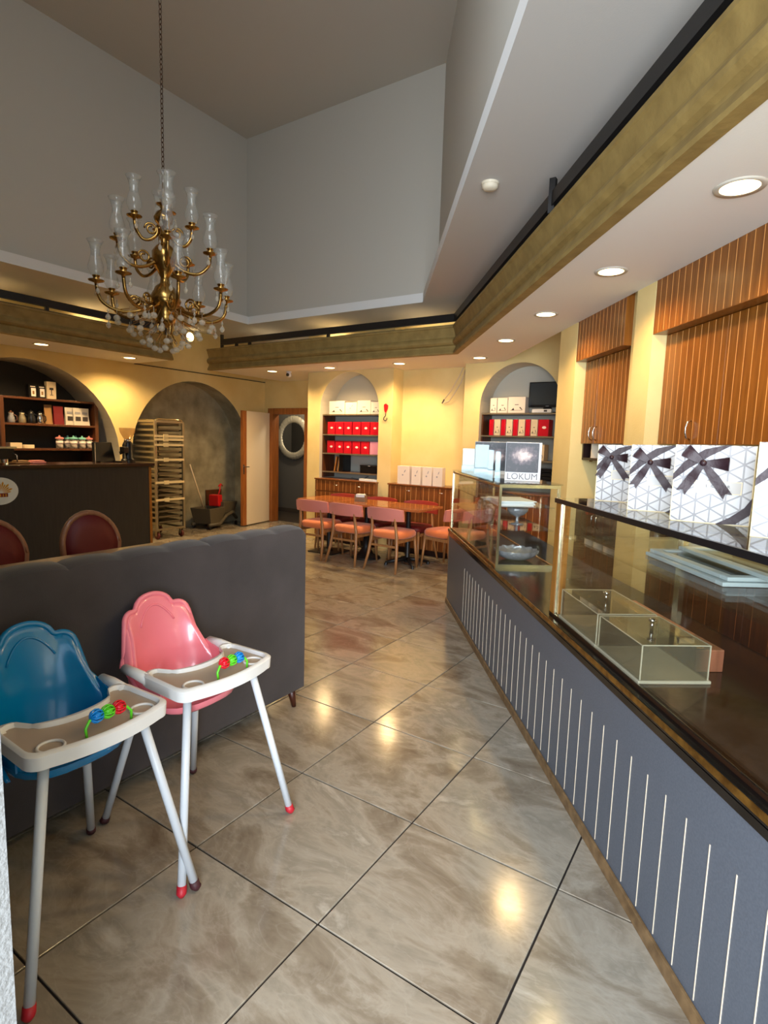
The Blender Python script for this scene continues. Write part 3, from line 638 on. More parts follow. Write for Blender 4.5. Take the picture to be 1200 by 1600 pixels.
def gift_box(label,x,y,rz,W_,H_,bowpos,text_=None,D_=0.075):
    g_=thing('gift_box',label,'gift box',(x,y,1.31),rz,'lattice patterned gift boxes on the display case')
    obj('carton',MB().box(-W_/2,0,0,W_/2,D_,H_),'lattice',g_,bevel=0.0015)
    e=MB(); e.box(-W_/2-.0006,-0.0006,0,-W_/2+0.0025,0.002,H_); e.box(W_/2-0.0025,-0.0006,0,W_/2+.0006,0.002,H_); e.box(-W_/2,-0.0006,0,W_/2,0.002,0.0025)
    obj('gilt_edge',e,'label_gold',g_)
    def band(c0,c1,wd=0.028):
        p0=Vector((c0[0],-0.002,c0[1])); p1=Vector((c1[0],-0.002,c1[1])); d=(p1-p0).normalized(); n_=Vector((-d.z,0,d.x))*wd/2
        mb=MB(); 
        def clampq(q): return (max(-W_/2-.001,min(W_/2+.001,q.x)),q.y,max(0.0,min(H_+.001,q.z)))
        mb.ribbon([p0,p0.lerp(p1,.33),p0.lerp(p1,.66),p1],wd,n_.normalized(),0.0015)
        mb.v=[clampq(Vector(v)) for v in mb.v]
        obj('ribbon_band',mb,'ribbon',g_)
    band((-W_/2-0.02,0.165*H_/.265-0.012),(0.02*W_/.235+0.02,H_+0.02)); band((0.03*W_/.235,-0.02),(W_/2+0.03,0.085*H_/.265))
    if bowpos: bow(g_,*bowpos)
    if text_:
        lb=obj('name_label',MB().box(-0.05,-0.0022,0.105,0.085,-0.0002,0.142),'label_white',g_); 
        obj('label_border',MB().box(-0.053,-0.0016,0.102,0.088,-0.0001,0.145),'label_gold',g_)
        text(text_,0.014,g_,(0.018,-0.0026,0.127),(PI/2,0,0),'print_dark')
        obj('label_line',MB().box(0.01,-0.0026,0.113,0.06,-0.0021,0.1142),'print_grey',g_)
    return g_
gift_box('farthest patterned white gift box, its purple bow at the top left corner',-0.500,2.775,0.10,0.235,0.262,(-0.055,0.205,1.0),'ILLABELR')
gift_box('second patterned gift box from the left with a loose purple bow',-0.300,2.455,0.08,0.235,0.263,(-0.045,0.195,1.05),'TARL')
gift_box('patterned gift box with a large purple bow and readable name label, third from the left',-0.115,2.205,0.0,0.237,0.265,(-0.030,0.205,1.1),'L  ILLABELR')
gift_box('nearest patterned gift box cut by the right edge of the picture',0.14,1.955,-0.02,0.265,0.275,None)
# ---- small vitrine
vc=kthing('glass_vitrine','tall champagne-framed glass vitrine at the far end of the counter','display case')
v0,v1,vt0,vt1=3.666,5.40,0.985,1.400; vz0,vz1=0.735,1.312
fw=0.017
for (tt,ss) in ((vt0,v0),(vt1-fw,v0),(vt0,v1-fw),(vt1-fw,v1-fw)): obj('upright',MB().box(tt,ss,vz0,tt+fw,ss+fw,vz1-0.012),'gold_frame',vc)
for z in (vz0,vz1-0.034):
    obj('frame_bar',MB().box(vt0+fw,v0,z,vt1-fw,v0+fw,z+0.022),'gold_frame',vc)
    obj('frame_bar',MB().box(vt0,v0+fw,z,vt0+0.012,v1-fw,z+0.012),'brass',vc)
    obj('frame_bar',MB().box(vt1-0.012,v0+fw,z,vt1,v1-fw,z+0.012),'brass',vc)
pane('end_pane',vc,(vt0+fw,v0+0.006,vz0+0.022,vt1-fw,v0+0.010,vz1-0.034)); pane('front_pane',vc,(vt0+0.004,v0+fw,vz0+0.012,vt0+0.008,v1-fw,vz1-0.022))
pane('far_pane',vc,(vt0+fw,v1-0.010,vz0+0.022,vt1-fw,v1-0.006,vz1-0.034))
obj('case_floor',MB().box(vt0+0.01,v0+fw,vz0,vt1-0.01,v1-fw,vz0+0.006),'case_floor',vc)
obj('top_slab',MB().box(vt0-0.004,v0-0.006,vz1-0.012,vt1+0.012,v1+0.01,vz1-0.002),'glass_top',vc)
obj('shelf',MB().box(vt0+0.012,v0+0.03,1.140,vt1-0.02,v1-0.03,1.147),'glass',vc); obj('shelf',MB().box(vt0+0.012,v0+0.03,0.985,vt1-0.02,v1-0.03,0.991),'glass',vc)
obj('middle_divider',MB().box(vt0+0.012,4.19,1.0,vt0+0.024,4.22,1.14),'gold_frame',vc)
# things inside vitrine
def kmesh(name,label,cat,mb,mat,t,s,z,smooth=False,group=None,rot=0):
    o=obj(name,mb,mat,None,smooth); o.location=KP(t,s,z); o.rotation_euler=(0,0,CA+rot); return tag(o,label,cat,group)
fb=MB(); prof_=[(0.03,0.0),(0.06,0.004),(0.085,0.02)]
def bowl(R,H_,waves,n=48,m_=8,amp=0.06):
    vs=[];fs=[]
    for j in range(m_+1):
        a=j/m_; r=0.28*R+(R-0.28*R)*math.sin(a*PI/2)
        for k in range(n):
            th=2*PI*k/n; rr=r*(1+amp*a*math.sin(waves*th)); vs.append((rr*math.cos(th),rr*math.sin(th),H_*a**1.5+ (0.004*math.sin(waves*th)*a)))
    for j in range(m_):
        for k in range(n): fs.append((j*n+k,j*n+(k+1)%n,(j+1)*n+(k+1)%n,(j+1)*n+k))
    fs.append(tuple(range(n)))
    return MB().add(vs,fs)
MT['cutglass']=M('pressed_glass',(150,152,158),0.08,metal=0.3,spec=1.0,bump=0.6,bscale=60)
kmesh('serving_bowl','large fluted glass serving bowl on the floor of the vitrine','bowl',bowl(0.155,0.075,14),'cutglass',1.20,3.93,0.742,True)
fb=MB(); fb.lathe([(0.05,0),(0.045,0.006),(0.012,0.012),(0.010,0.05),(0.02,0.06),(0.055,0.075),(0.075,0.10),(0.078,0.125),(0.072,0.125),(0.06,0.095),(0.001,0.08)],24); fb.v=fb.v
kmesh('footed_bowl','small footed glass bowl on the lower shelf of the vitrine','bowl',fb,'cutglass',1.21,3.98,0.992,True)
for k in range(6):
    kmesh('paper_sheet','white paper sheet, %s from the bottom of the stack on the upper vitrine shelf'%['first','second','third','fourth','fifth','sixth'][k],'paper',MB().box(-0.125,-0.17,0,0.125,0.17,0.005),'paper',1.135+0.004*(k%3),3.93+0.006*((k*2)%5),1.1475+k*0.0055,group='white papers on the vitrine shelf',rot=0.03*((k*3)%4-1.5))
for (s_,ll) in ((4.55,'middle of the row'),(4.85,'at the far end of the row')):
    tk=kmesh('glass_jar','squat amber glass jar inside the vitrine, '+ll,'jar',MB().lathe([(0.035,0),(0.04,0.01),(0.04,0.06),(0.03,0.075),(0.03,0.085)],18),'jar',1.15,s_,0.992,True)
# things on top of vitrine
lk=thing('sweets_carton','white carton reading LOKUM with a dark photo of sweets, on the vitrine top','box',KP(1.205,3.90,1.310),CA-0.28)
Wl=0.245; Hl=0.272
obj('carton',MB().box(-Wl/2,0,0,Wl/2,0.09,Hl),'lokum_white',lk,bevel=0.002)
pp=place('photo_panel',MB().box(-Wl/2+0.003,-0.0015,-0.105,Wl/2-0.018,-0.0002,0.10),'poster',lk,(0,0,Hl-0.105))
text('LOKUM',0.062,lk,(-0.002,-0.001,0.031),(PI/2,0,0),'print_mid')
lk2=thing('sweets_carton','dark photo-covered carton behind the bluish acrylic stands on the vitrine','box',KP(1.23,4.75,1.310),CA-0.25)
obj('carton',MB().box(-0.18,0,0,0.18,0.08,0.275),'lokum_white',lk2,bevel=0.002); place('photo_panel',MB().box(-0.178,-0.0015,-0.11,0.178,-0.0002,0.13),'poster',lk2,(0,0,0.142))
def stand(label,s_,W_,H_,t_=1.10):
    a=thing('acrylic_stand',label,'display stand',KP(t_,s_,1.310),CA-0.25,'bluish acrylic stands on the vitrine')
    obj('back_plate',MB().box(-W_/2,0.05,0,W_/2,0.055,H_),'acrylic_blue',a,bevel=0.002); obj('base_plate',MB().box(-W_/2,-0.04,0,W_/2,0.05,0.005),'acrylic_blue',a); obj('front_lip',MB().box(-W_/2,-0.045,0,W_/2,-0.04,0.05),'acrylic_blue',a)
stand('bluish acrylic stand farthest left on the vitrine, empty and slanted',5.26,0.115,0.21)
stand('tallest bluish acrylic stand, in front of the dark carton',4.72,0.115,0.25)
stand('narrow bluish acrylic stand, third from the left',4.40,0.042,0.21)
stand('narrow bluish acrylic stand touching the LOKUM carton',4.18,0.040,0.20,1.10)

# =====================================================================
# NICHE SHELVES AND LOW CABINETS AT THE BACK
# =====================================================================
def shelfset(label,x0,x1,ys,yb,zs,withside=True):
    t=thing('niche_shelving',label,'shelf',(0,0,0))
    for z in zs: obj('shelf_board',MB().box(x0,ys,z-0.022,x1,yb,z),'wood_shelf',t,bevel=0.001); 
    for z in zs: obj('shelf_edging',MB().box(x0,ys-0.003,z-0.020,x1,ys,z-0.002),'steel',t)
    obj('side_board',MB().box(x0,ys+0.002,0.985,x0+0.02,yb,zs[0]-0.022),'wood_shelf',t); obj('side_board',MB().box(x1-0.02,ys+0.002,0.985,x1,yb,zs[0]-0.022),'wood_shelf',t)
shelfset('four dark shelves in the left back niche holding red boxes',-5.695,-4.605,6.89,7.185,(1.964,1.658,1.369,1.085))
shelfset('four dark shelves in the right back niche holding cream and red boxes',-3.025,-1.995,6.89,7.185,(1.972,1.687,1.385,1.095))
def fbox(name,label,cat,x,y,z,W_,H_,D_,mat,group,rot=0,prints='none',side=None):
    o=thing(name,label,cat,(x,y,z),rot,group)
    obj('carton',MB().box(-W_/2,0,0,W_/2,D_,H_),mat,o,bevel=0.0015)
    if prints=='oval':
        m=MB(); m.lathe([(0.026,0),(0.026,0.0015)],18,mat=Matrix.Translation((0.01,0,H_*0.52))@Matrix.Rotation(PI/2,4,'X')@Matrix.Diagonal((1,0.62,1,1))); obj('logo_oval',m,'print_white',o)
    if prints=='bird':
        m=MB(); y_=-0.0012
        m.box(-W_*0.36,y_,H_*0.16,W_*0.34,0,H_*0.18); m.add([(-W_*.30,y_,H_*.18),(-W_*.12,y_,H_*.18),(-W_*.17,y_,H_*.33)],[(0,1,2)]); m.add([(W_*.16,y_,H_*.34),(W_*.22,y_,H_*.38),(W_*.36,y_,H_*.2),(W_*.31,y_,H_*.19)],[(0,1,2,3)])
        m.box(-W_*.1,y_,H_*.5,W_*.12,0,H_*.54)
        obj('printed_motif',m,'print_dark',o,fix=False)
    if prints=='leaf':
        y_=-0.0012; m=MB(); m.add([(W_*.02,y_,H_*.62),(W_*.12,y_,H_*.66),(W_*.20,y_,H_*.80),(W_*.10,y_,H_*.76)],[(0,1,2,3)]); m.lathe([(0.012,0),(0.012,0.0012)],10,mat=Matrix.Translation((-W_*.06,0,H_*.5))@Matrix.Rotation(PI/2,4,'X')); obj('printed_motif',m,'print_grey',o,fix=False)
    return o
ordn=['first','second','third','fourth','fifth','sixth','seventh','eighth','ninth']
# left niche: row 1 red
for k in range(6): fbox('red_box','red gift box, %s from the left on the upper red row of the left niche'%ordn[k],'box',-5.555+k*0.163,6.93,1.658,0.145,0.19,0.16,'red_box','red boxes in the left niche',0,'oval')
for k in range(6):
    fbox('red_box' if k<5 else 'pink_box',('red gift box, %s from the left on the lower red row of the left niche'%ordn[k]) if k<5 else 'pale pink glossy box at the right end of the lower red row','box',-5.555+k*0.163,6.93,1.369,0.145,0.19,0.16,'red_box' if k<5 else M('pink_gloss',(226,150,170),0.2),'red boxes in the left niche' if k<5 else None,0,'oval' if k<5 else 'none')
xs=-5.60
for k,(w_,h_) in enumerate(((0.30,0.20),(0.22,0.175),(0.24,0.20),(0.17,0.18))):
    fbox('white_carton','white printed carton, %s from the left on the top shelf of the left niche'%ordn[k],'box',xs+w_/2,6.93,1.964,w_,h_,0.2,'white_box','white cartons on the top shelves',0,'bird' if k!=1 else 'leaf'); xs+=w_+0.01
t=thing('printer','flat black printer on the lowest shelf of the left niche','printer',(-4.80,6.91,1.085))
obj('body',MB().box(-0.17,0,0.0,0.17,0.24,0.10),'black_plastic',t,bevel=0.006); obj('scanner_lid',MB().box(-0.172,-0.004,0.10,0.172,0.24,0.122),'black_plastic',t,bevel=0.004); obj('badge',MB().box(-0.02,-0.0055,0.106,0.02,-0.004,0.116),'print_grey',t)
t=thing('folder','orange folder leaning at the left of the lowest niche shelf','folder',(-5.52,6.98,1.085)); obj('cover',MB().box(-0.008,0,0,0.008,0.18,0.23),'orange',t); t.rotation_euler=(0,0.15,0.5)
t=thing('folder','second orange folder beside the black file on the niche shelf','folder',(-5.45,6.98,1.085)); obj('cover',MB().box(-0.008,0,0,0.008,0.18,0.22),'orange',t); t.rotation_euler=(0,0.12,0.5)
t=thing('file_binder','black file binder next to the orange folders on the niche shelf','folder',(-5.37,6.96,1.085)); obj('cover',MB().box(-0.04,0,0,0.04,0.2,0.26),'black_plastic',t,bevel=0.003)
t=thing('paper_pile','white pile of papers on the low cabinet in the left niche','paper',(-4.78,6.85,0.975)); obj('sheets',MB().box(-0.16,0,0,0.16,0.16,0.03),'paper',t)
cb=MB(); cb.tube([(-5.2,7.0,0.98),(-5.15,6.95,1.0),(-5.05,6.93,0.982),(-4.95,6.95,0.985),(-4.86,6.98,1.04)],0.004,6); tag(obj('cable',cb,'black_plastic',None,True),'thin black cable curling on the low cabinet of the left niche','cable')
# right niche rows
xs=-2.93
for k,(w_,h_,p_) in enumerate(((0.09,0.19,'bird'),(0.135,0.19,'bird'),(0.225,0.20,'bird'))):
    fbox('cream_carton','cream printed carton, %s from the left on the top shelf of the right niche'%ordn[k],'box',xs+w_/2,6.93,1.972,w_,h_,0.16,'white_box','white cartons on the top shelves',0,p_); xs+=w_+0.008
xs=-2.93
for k in range(9):
    red=k%2==0; w_=0.058 if red else 0.084
    if k==8: w_=0.13
    lab=('red' if red else 'cream')+' upright box, %s from the left on the second shelf of the right niche'%ordn[k]
    fbox('red_box' if red else 'cream_box',lab,'box',xs+w_/2,6.93,1.687,w_,0.205,0.17,'red_box' if red else 'cream_box','upright boxes in the right niche',0,'none' if red and k<8 else ('oval' if red else 'bird')); xs+=w_+0.010
xs=-2.93
for k in range(9):
    red=k%2==1; w_=0.055 if red else 0.085
    lab=('red' if red else 'cream')+' upright box, %s from the left on the third shelf of the right niche'%ordn[k]
    fbox('red_box' if red else 'cream_box',lab,'box',xs+w_/2,6.93,1.385,w_,0.20,0.17,'red_box' if red else 'cream_box','upright boxes in the right niche',0,'none' if red else 'bird'); xs+=w_+0.012
for k in range(4): tag(obj('black_case',MB().box(-2.36,6.93,1.095+k*0.05,-2.06,7.13,1.137+k*0.05),'black_plastic'),'flat black case, %s from the bottom of the stack in the right niche'%ordn[k],'case','stacked black cases')
tv=thing('television','small flat black television standing on the top shelf of the right niche','television',(-2.215,7.02,1.972))
obj('casing',MB().box(-0.24,0,0.075,0.24,0.04,0.385),'black_plastic',tv,bevel=0.004); obj('screen',MB().box(-0.225,-0.002,0.105,0.225,0.0,0.372),'tv',tv); obj('stand_neck',MB().box(-0.05,0.01,0.012,0.05,0.03,0.078),'black_plastic',tv); obj('stand_foot',MB().box(-0.14,-0.06,0,0.14,0.09,0.012),'black_plastic',tv,bevel=0.003); obj('badge',MB().box(-0.02,-0.003,0.085,0.02,-0.0005,0.092),'print_grey',tv)
rt=thing('router','small white router box in front of the television','router',(-2.245,6.90,1.972)); obj('casing',MB().box(-0.12,0,0.0,0.12,0.055,0.045),'white_plastic',rt,bevel=0.006); obj('vent',MB().box(0.03,-0.001,0.012,0.07,0.0,0.034),'print_dark',rt)
# low cabinets
def wood_unit(label,x0,x1,yf,yb,top,splits,hx,flap=False):
    t=thing('low_cabinet',label,'cabinet')
    obj('body',MB().box(x0,yf+0.02,0.08,x1,yb,top-0.02),'wood_low',t); obj('worktop',MB().box(x0-0.01,yf-0.01,top-0.02,x1+0.01,yb,top),'wood_low',t,bevel=0.003); obj('plinth',MB().box(x0+0.01,yf+0.05,0,x1-0.01,yb,0.08),'dark_case',t)
    for k,(a,b) in enumerate(zip(splits,splits[1:])):
        zz=[(0.09,top-0.025)]
        if flap: zz=[(0.09,top-0.20),(top-0.19,top-0.025)]
        for z0,z1 in zz:
            d=obj('door',MB().box(a+0.003,yf,z0,b-0.003,yf+0.019,z1),'wood_low',t,bevel=0.0015)
            x=a+0.04
            while x<b-0.01: strip(d,x,yf,z0+0.004,z1-0.004,0.006,'inlay','y'); x+=0.085
            if z1>top-0.03:
                hmx=MB(); hmx.tube([(hx[k]-0.03,yf,top-0.085),(hx[k]-0.03,yf-0.02,top-0.085),(hx[k]+0.03,yf-0.02,top-0.085),(hx[k]+0.03,yf,top-0.085)],0.006,8); obj('handle',hmx,'chrome',d,True)
wood_unit('striped wooden low cabinet filling the base of the left back niche',-5.72,-4.58,6.76,7.18,0.975,(-5.72,-5.15,-4.58),(-5.3,-4.87),True)
wood_unit('striped wooden low cabinet in the recess between the two back niches',-4.36,-3.27,6.765,7.095,0.978,(-4.36,-3.82,-3.27),(-4.02,-3.50))
wood_unit('striped wooden low cabinet at the base of the right back niche',-3.03,-2.05,6.76,7.18,0.975,(-3.03,-2.05),(-2.6,))
for k,x in enumerate((-4.145,-3.94,-3.765,-3.60)):
    fbox('white_sleeve_box','tall white printed box, %s from the left on the recess cabinet'%ordn[k],'box',x,6.82,0.978,0.145 if k else 0.20,0.255,0.09,'white_box','tall white boxes on the recess cabinet',0,'leaf')
# wall hook charm and loose wires
t=thing('wall_ornament','small red heart-shaped wall ornament with a black hook on the pillar','ornament',(-4.48,YB-0.012,1.87))
m=MB(); m.add([(-.03,0,.22),(0,0,.235),(.04,0,.21),(.035,0,.16),(.005,0,.10),(-.02,0,.13),(-.03,.01,.22),(0,.01,.235),(.04,.01,.21),(.035,.01,.16),(.005,.01,.10),(-.02,.01,.13)],[(0,1,2,3,4,5),(11,10,9,8,7,6)]+[(i,(i+1)%6,6+(i+1)%6,6+i) for i in range(6)]); obj('red_plaque',m,'red_plastic',t)
m=MB(); m.tube([(0.005,0.004,.10),(0.005,-.004,.06),(-0.02,-.004,.04),(-0.025,-.004,.01),(0.0,-.004,-.01),(0.03,-.004,.01),(0.03,-.004,.035)],0.006,6); obj('hook',m,'black_metal',t,True)
for (pts,lab) in (([(-3.41,7.085,2.59),(-3.47,7.06,2.45),(-3.57,7.05,2.28),(-3.67,7.06,2.17)],'cream loose cable hanging from the soffit in the back recess'),([(-3.38,7.085,2.56),(-3.42,7.06,2.40),(-3.52,7.05,2.24),(-3.60,7.06,2.14),(-3.71,7.07,2.12)],'second cream cable hanging from the soffit, bent at its end')):
    c_=obj('cable',MB().tube(pts,0.007,6),'cream_box',None,True); tag(c_,lab,'cable')
obj('bare_end',MB().tube([(-3.67,7.06,2.17),(-3.705,7.065,2.115)],0.009,6),'print_dark',bpy.data.objects.get('cable.001'))

# =====================================================================
# DINING TABLES AND CHAIRS AT THE BACK
# =====================================================================
def dtable(label,x0,x1,y0,y1,kind):
    t=thing('dining_table',label,'table',((x0+x1)/2,(y0+y1)/2,0),0,'wooden dining tables pushed together'); a=(x1-x0)/2-0.002; b=(y1-y0)/2
    obj('tabletop',MB().box(-a,-b,0.725,a,b,0.755),'wood_table',t,bevel=0.004)
    obj('column',MB().lathe([(0.045,0.03),(0.032,0.06),(0.032,0.68),(0.05,0.725)],16),'black_metal',t,True)
    if kind=='plate': obj('base_plate',MB().box(-0.21,-0.21,0,0.21,0.21,0.015).lathe([(0.07,0.015),(0.045,0.04)],16),'black_metal',t,bevel=0.002)
    elif kind=='cone': obj('base_cone',MB().lathe([(0.20,0.0),(0.19,0.02),(0.10,0.06),(0.05,0.16),(0.04,0.3)],20),'black_metal',t,True)
    else:
        for k in range(4):
            a_=k*PI/2+PI/4; m=MB(); m.tube([(0.02*math.cos(a_),0.02*math.sin(a_),0.075),(0.15*math.cos(a_),0.15*math.sin(a_),0.055),(0.29*math.cos(a_),0.29*math.sin(a_),0.03)],[0.028,0.024,0.018],8); obj('foot',m,'black_metal',t,True)
            obj('foot_pad',MB().lathe([(0.022,0),(0.02,0.03)],10,c=(0.28*math.cos(a_),0.28*math.sin(a_))),'black_metal',t)
    return t
dtable('wooden dining table at the left end, on a square black base plate',-5.25,-4.61,5.83,6.46,'plate')
dtable('middle wooden dining table carrying the napkin holder',-4.605,-3.965,5.83,6.46,'cone')
dtable('right-hand wooden dining table on a four-footed black pedestal',-3.96,-3.31,5.83,6.46,'cross')
nh=thing('napkin_holder','steel napkin holder with white napkins on the middle dining table','napkin holder',(-4.39,6.14,0.755),0.3)
obj('holder',MB().box(-0.075,-0.05,0,0.075,0.05,0.012).box(-0.075,-0.05,0.012,-0.068,0.05,0.085).box(0.068,-0.05,0.012,0.075,0.05,0.085).box(-0.068,-0.05,0.012,0.068,-0.044,0.06).box(-0.068,0.044,0.012,0.068,0.05,0.06),'steel',nh)
obj('napkins',MB().box(-0.06,-0.038,0.012,0.06,0.038,0.10),'paper',nh,bevel=0.004)
def dining_chair(label,loc,rot,backm,seatm,group):
    """faces +y locally"""
    t=thing('dining_chair',label,'chair',loc,rot,group)
    s_=MB(); n=20; rows=[(0.40,0.92),(0.415,1.0),(0.455,1.02),(0.485,0.93),(0.493,0.6),(0.495,0.0)]
    vs=[];fs=[]
    for z,k in rows:
        for q in range(n):
            a=2*PI*q/n; c_,sn=math.cos(a),math.sin(a); ex=0.55
            vs.append((0.235*k*math.copysign(abs(c_)**ex,c_),0.03+0.225*k*math.copysign(abs(sn)**ex,sn),z))
    for j in range(len(rows)-1):
        for q in range(n): fs.append((j*n+q,j*n+(q+1)%n,(j+1)*n+(q+1)%n,(j+1)*n+q))
    fs.append(tuple(range(n-1,-1,-1))); s_.add(vs,fs); obj('seat',s_,seatm,t,50)
    b=MB(); N=12; vs=[];fs=[]
    for i in range(N+1):
        u=i/N*2-1; x=0.26*u; y=-0.235+0.075*u*u
        hh=0.155*(1-0.12*abs(u)**3)
        for (dy,dz) in ((-0.018,0.0),(0.012,0.0),(0.016,0.5),(0.010,1.0),(-0.016,1.0),(-0.024,0.5)):
            vs.append((x,y+dy-dz*0.02,0.625+dz*hh))
    for i in range(N):
        for q in range(6): fs.append((i*6+q,(i+1)*6+q,(i+1)*6+(q+1)%6,i*6+(q+1)%6))
    fs+=[(5,4,3,2,1,0),tuple(N*6+q for q in range(6))]; b.add(vs,fs); obj('backrest',b,backm,t,50)
    for sx in (-1,1):
        obj('leg',MB().tube([(sx*0.235,-0.275,0),(sx*0.205,-0.215,0.22),(sx*0.185,-0.19,0.42),(sx*0.165,-0.215,0.66)],[0.013,0.019,0.021,0.015],8),'wood_leg',t,True)
        obj('leg',MB().tube([(sx*0.215,0.235,0),(sx*0.19,0.20,0.42)],[0.012,0.021],8),'wood_leg',t,True)
        obj('side_rail',MB().box(sx*0.19-0.012,-0.19,0.355,sx*0.19+0.012,0.20,0.395),'wood_leg',t)
    obj('front_rail',MB().box(-0.18,0.19,0.355,0.18,0.212,0.395),'wood_leg',t); obj('stretcher',MB().box(-0.19,-0.212,0.30,0.19,-0.192,0.325),'wood_leg',t)
    return t
gr='upholstered dining chairs round the long table'
c0=dining_chair('salmon-backed dining chair at the left end of the near side of the long table',(-4.83,5.83,0),0.03,'back_pink','seat_orange',gr)
dup(c0,(-4.27,5.83,0),-0.02,'salmon-backed dining chair in the middle of the near side of the long table')
dup(c0,(-3.66,5.82,0),-0.03,'salmon-backed dining chair on the near side, nearest the glass counter')
c4=dup(c0,(-3.16,6.32,0),PI/2-0.25,'dining chair at the right end of the long table, half hidden by the counter')
cf=dining_chair('red-backed dining chair on the wall side, left of the napkin holder',(-5.02,6.44,0),PI,'back_red','oxblood',gr)
dup(cf,(-4.37,6.44,0),PI,'red-backed dining chair on the wall side, right behind the napkin holder')
dup(cf,(-3.73,6.44,0),PI,'red-backed dining chair on the wall side at the right end')

# =====================================================================
# SOFA, TABLE AND ROUND-BACKED CHAIRS
# =====================================================================
sf=thing('sofa','long dark grey velvet sofa seen from behind, high chairs against it','sofa',(-2.087,0,0))
Y0,Y1=0.42,2.393; nsc=9
bk=MB(); vs=[];fs=[]; N=120
for i in range(N+1):
    y=Y0+(Y1-Y0)*i/N; ph=((y-Y0)/(Y1-Y0)*nsc)%1.0; edge=0.014*abs(math.sin(PI*ph))**0.5
    top=1.055+edge
    if i in (0,N): top=1.045
    sec=[(0,0.12),(0,0.97),(0,1.02),(-0.012,top-0.012),(-0.035,top),(-0.10,top+0.006),(-0.15,top-0.02),(-0.16,0.12)]
    for x,z in sec: vs.append((x,y,z))
k=8
for i in range(N):
    for q in range(k): fs.append((i*k+q,i*k+(q+1)%k,(i+1)*k+(q+1)%k,(i+1)*k+q))
fs+=[tuple(range(k-1,-1,-1)),tuple(N*k+q for q in range(k))]; bk.add(vs,fs); obj('back_panel',bk,'velvet',sf,35)
for c in range(nsc):
    a=Y0+0.02+(Y1-Y0-0.04)*c/nsc; b=Y0+0.02+(Y1-Y0-0.04)*(c+1)/nsc; m=MB(); vs=[];fs=[]; n=8
    for i in range(n+1):
        y=a+(b-a)*i/n; bu=0.05*math.sin(PI*i/n)**0.6
        for (x,z) in ((-0.155,0.45),(-0.17-bu,0.45),(-0.17-bu,1.0),(-0.155,1.03+bu*0.4)): vs.append((x,y,z))
    for i in range(n):
        for q in range(4): fs.append((i*4+q,i*4+(q+1)%4,(i+1)*4+(q+1)%4,(i+1)*4+q))
    fs+=[(3,2,1,0),tuple(n*4+q for q in range(4))]; m.add(vs,fs); obj('channel',m,'velvet_top',sf,50)
obj('seat_cushion',MB().box(-0.72,Y0,0.26,-0.16,Y1-0.005,0.46),'velvet',sf,bevel=0.02); obj('base_rail',MB().box(-0.70,Y0+0.01,0.12,-0.16,Y1-0.01,0.26),'velvet',sf)
for (x,y) in ((-0.05,Y1-0.06),(-0.66,Y1-0.06),(-0.05,Y0+0.08),(-0.66,Y0+0.08)): obj('leg',MB().tube([(x,y,0.12),(x+0.01,y+0.02,0.0)],[0.026,0.013],10),'leg_dark',sf,True)
lt=thing('cafe_table','tan wooden cafe table behind the grey sofa','table',(-3.37,1.55,0))
obj('tabletop',MB().box(-0.37,-1.15,0.722,0.37,1.06,0.75),'tan_table',lt,bevel=0.004)
for y in (-0.7,0.7):
    obj('column',MB().lathe([(0.04,0.02),(0.03,0.06),(0.03,0.70),(0.05,0.722)],14,c=(0,y)),'black_metal',lt,True); obj('base_plate',MB().box(-0.2,y-0.2,0,0.2,y+0.2,0.018),'black_metal',lt,bevel=0.002)
def roundchair(label,loc,rot):
    """faces +x locally"""
    t=thing('cafe_chair',label,'chair',loc,rot,'round-backed red cafe chairs')
    n=32; W_=0.215; top=0.98; c=0.74; R_=0.24
    def ring(sc_,x):
        return [(x-0.05*max(0,(R_*sc_*math.sin(2*PI*k/n)+0.0))/R_,W_*sc_*math.cos(2*PI*k/n),c+R_*sc_*math.sin(2*PI*k/n)) for k in range(n)]
    pts=ring(0.97,-0.20); m=MB(); m.tube(pts+[pts[0],pts[1]],0.022,8); obj('wooden_rim',m,'oak_rim',t,True)
    m=MB(); f=ring(0.93,-0.185); b=ring(0.93,-0.22); ff=ring(0.5,-0.165)
    m.add(f+b+ff,[tuple(range(2*n-1,n-1,-1)),tuple(range(2*n,3*n))]+[(k,(k+1)%n,n+(k+1)%n,n+k) for k in range(n)]+[(k,(k+1)%n,2*n+(k+1)%n,2*n+k) for k in range(n)]); obj('back_pad',m,'oxblood',t,True)
    m=MB(); m.lathe([(0.20,0.42),(0.225,0.44),(0.225,0.475),(0.2,0.495),(0.001,0.5)],24); obj('seat',m,'oxblood',t,40)
    obj('seat_ring',MB().lathe([(0.205,0.385),(0.215,0.42)],24),'oak_rim',t)
    for (x,y) in ((0.15,0.15),(0.15,-0.15),(-0.15,0.15),(-0.15,-0.15)): obj('leg',MB().tube([(x,y,0.40),(x*1.25,y*1.25,0)],[0.02,0.013],8),'oak_rim',t,True)
    for y in (-0.12,0.12): obj('back_post',MB().tube([(-0.16,y,0.40),(-0.2,y,0.56)],0.014,8),'oak_rim',t,True)
    return t
r1=roundchair('oxblood chair with a rounded wooden-rimmed back, nearer the grinder end of the bar',(-3.82,2.235,0),0)
dup(r1,(-3.84,1.60,0),0.05,'oxblood round-backed chair at the left edge of the picture behind the sofa')

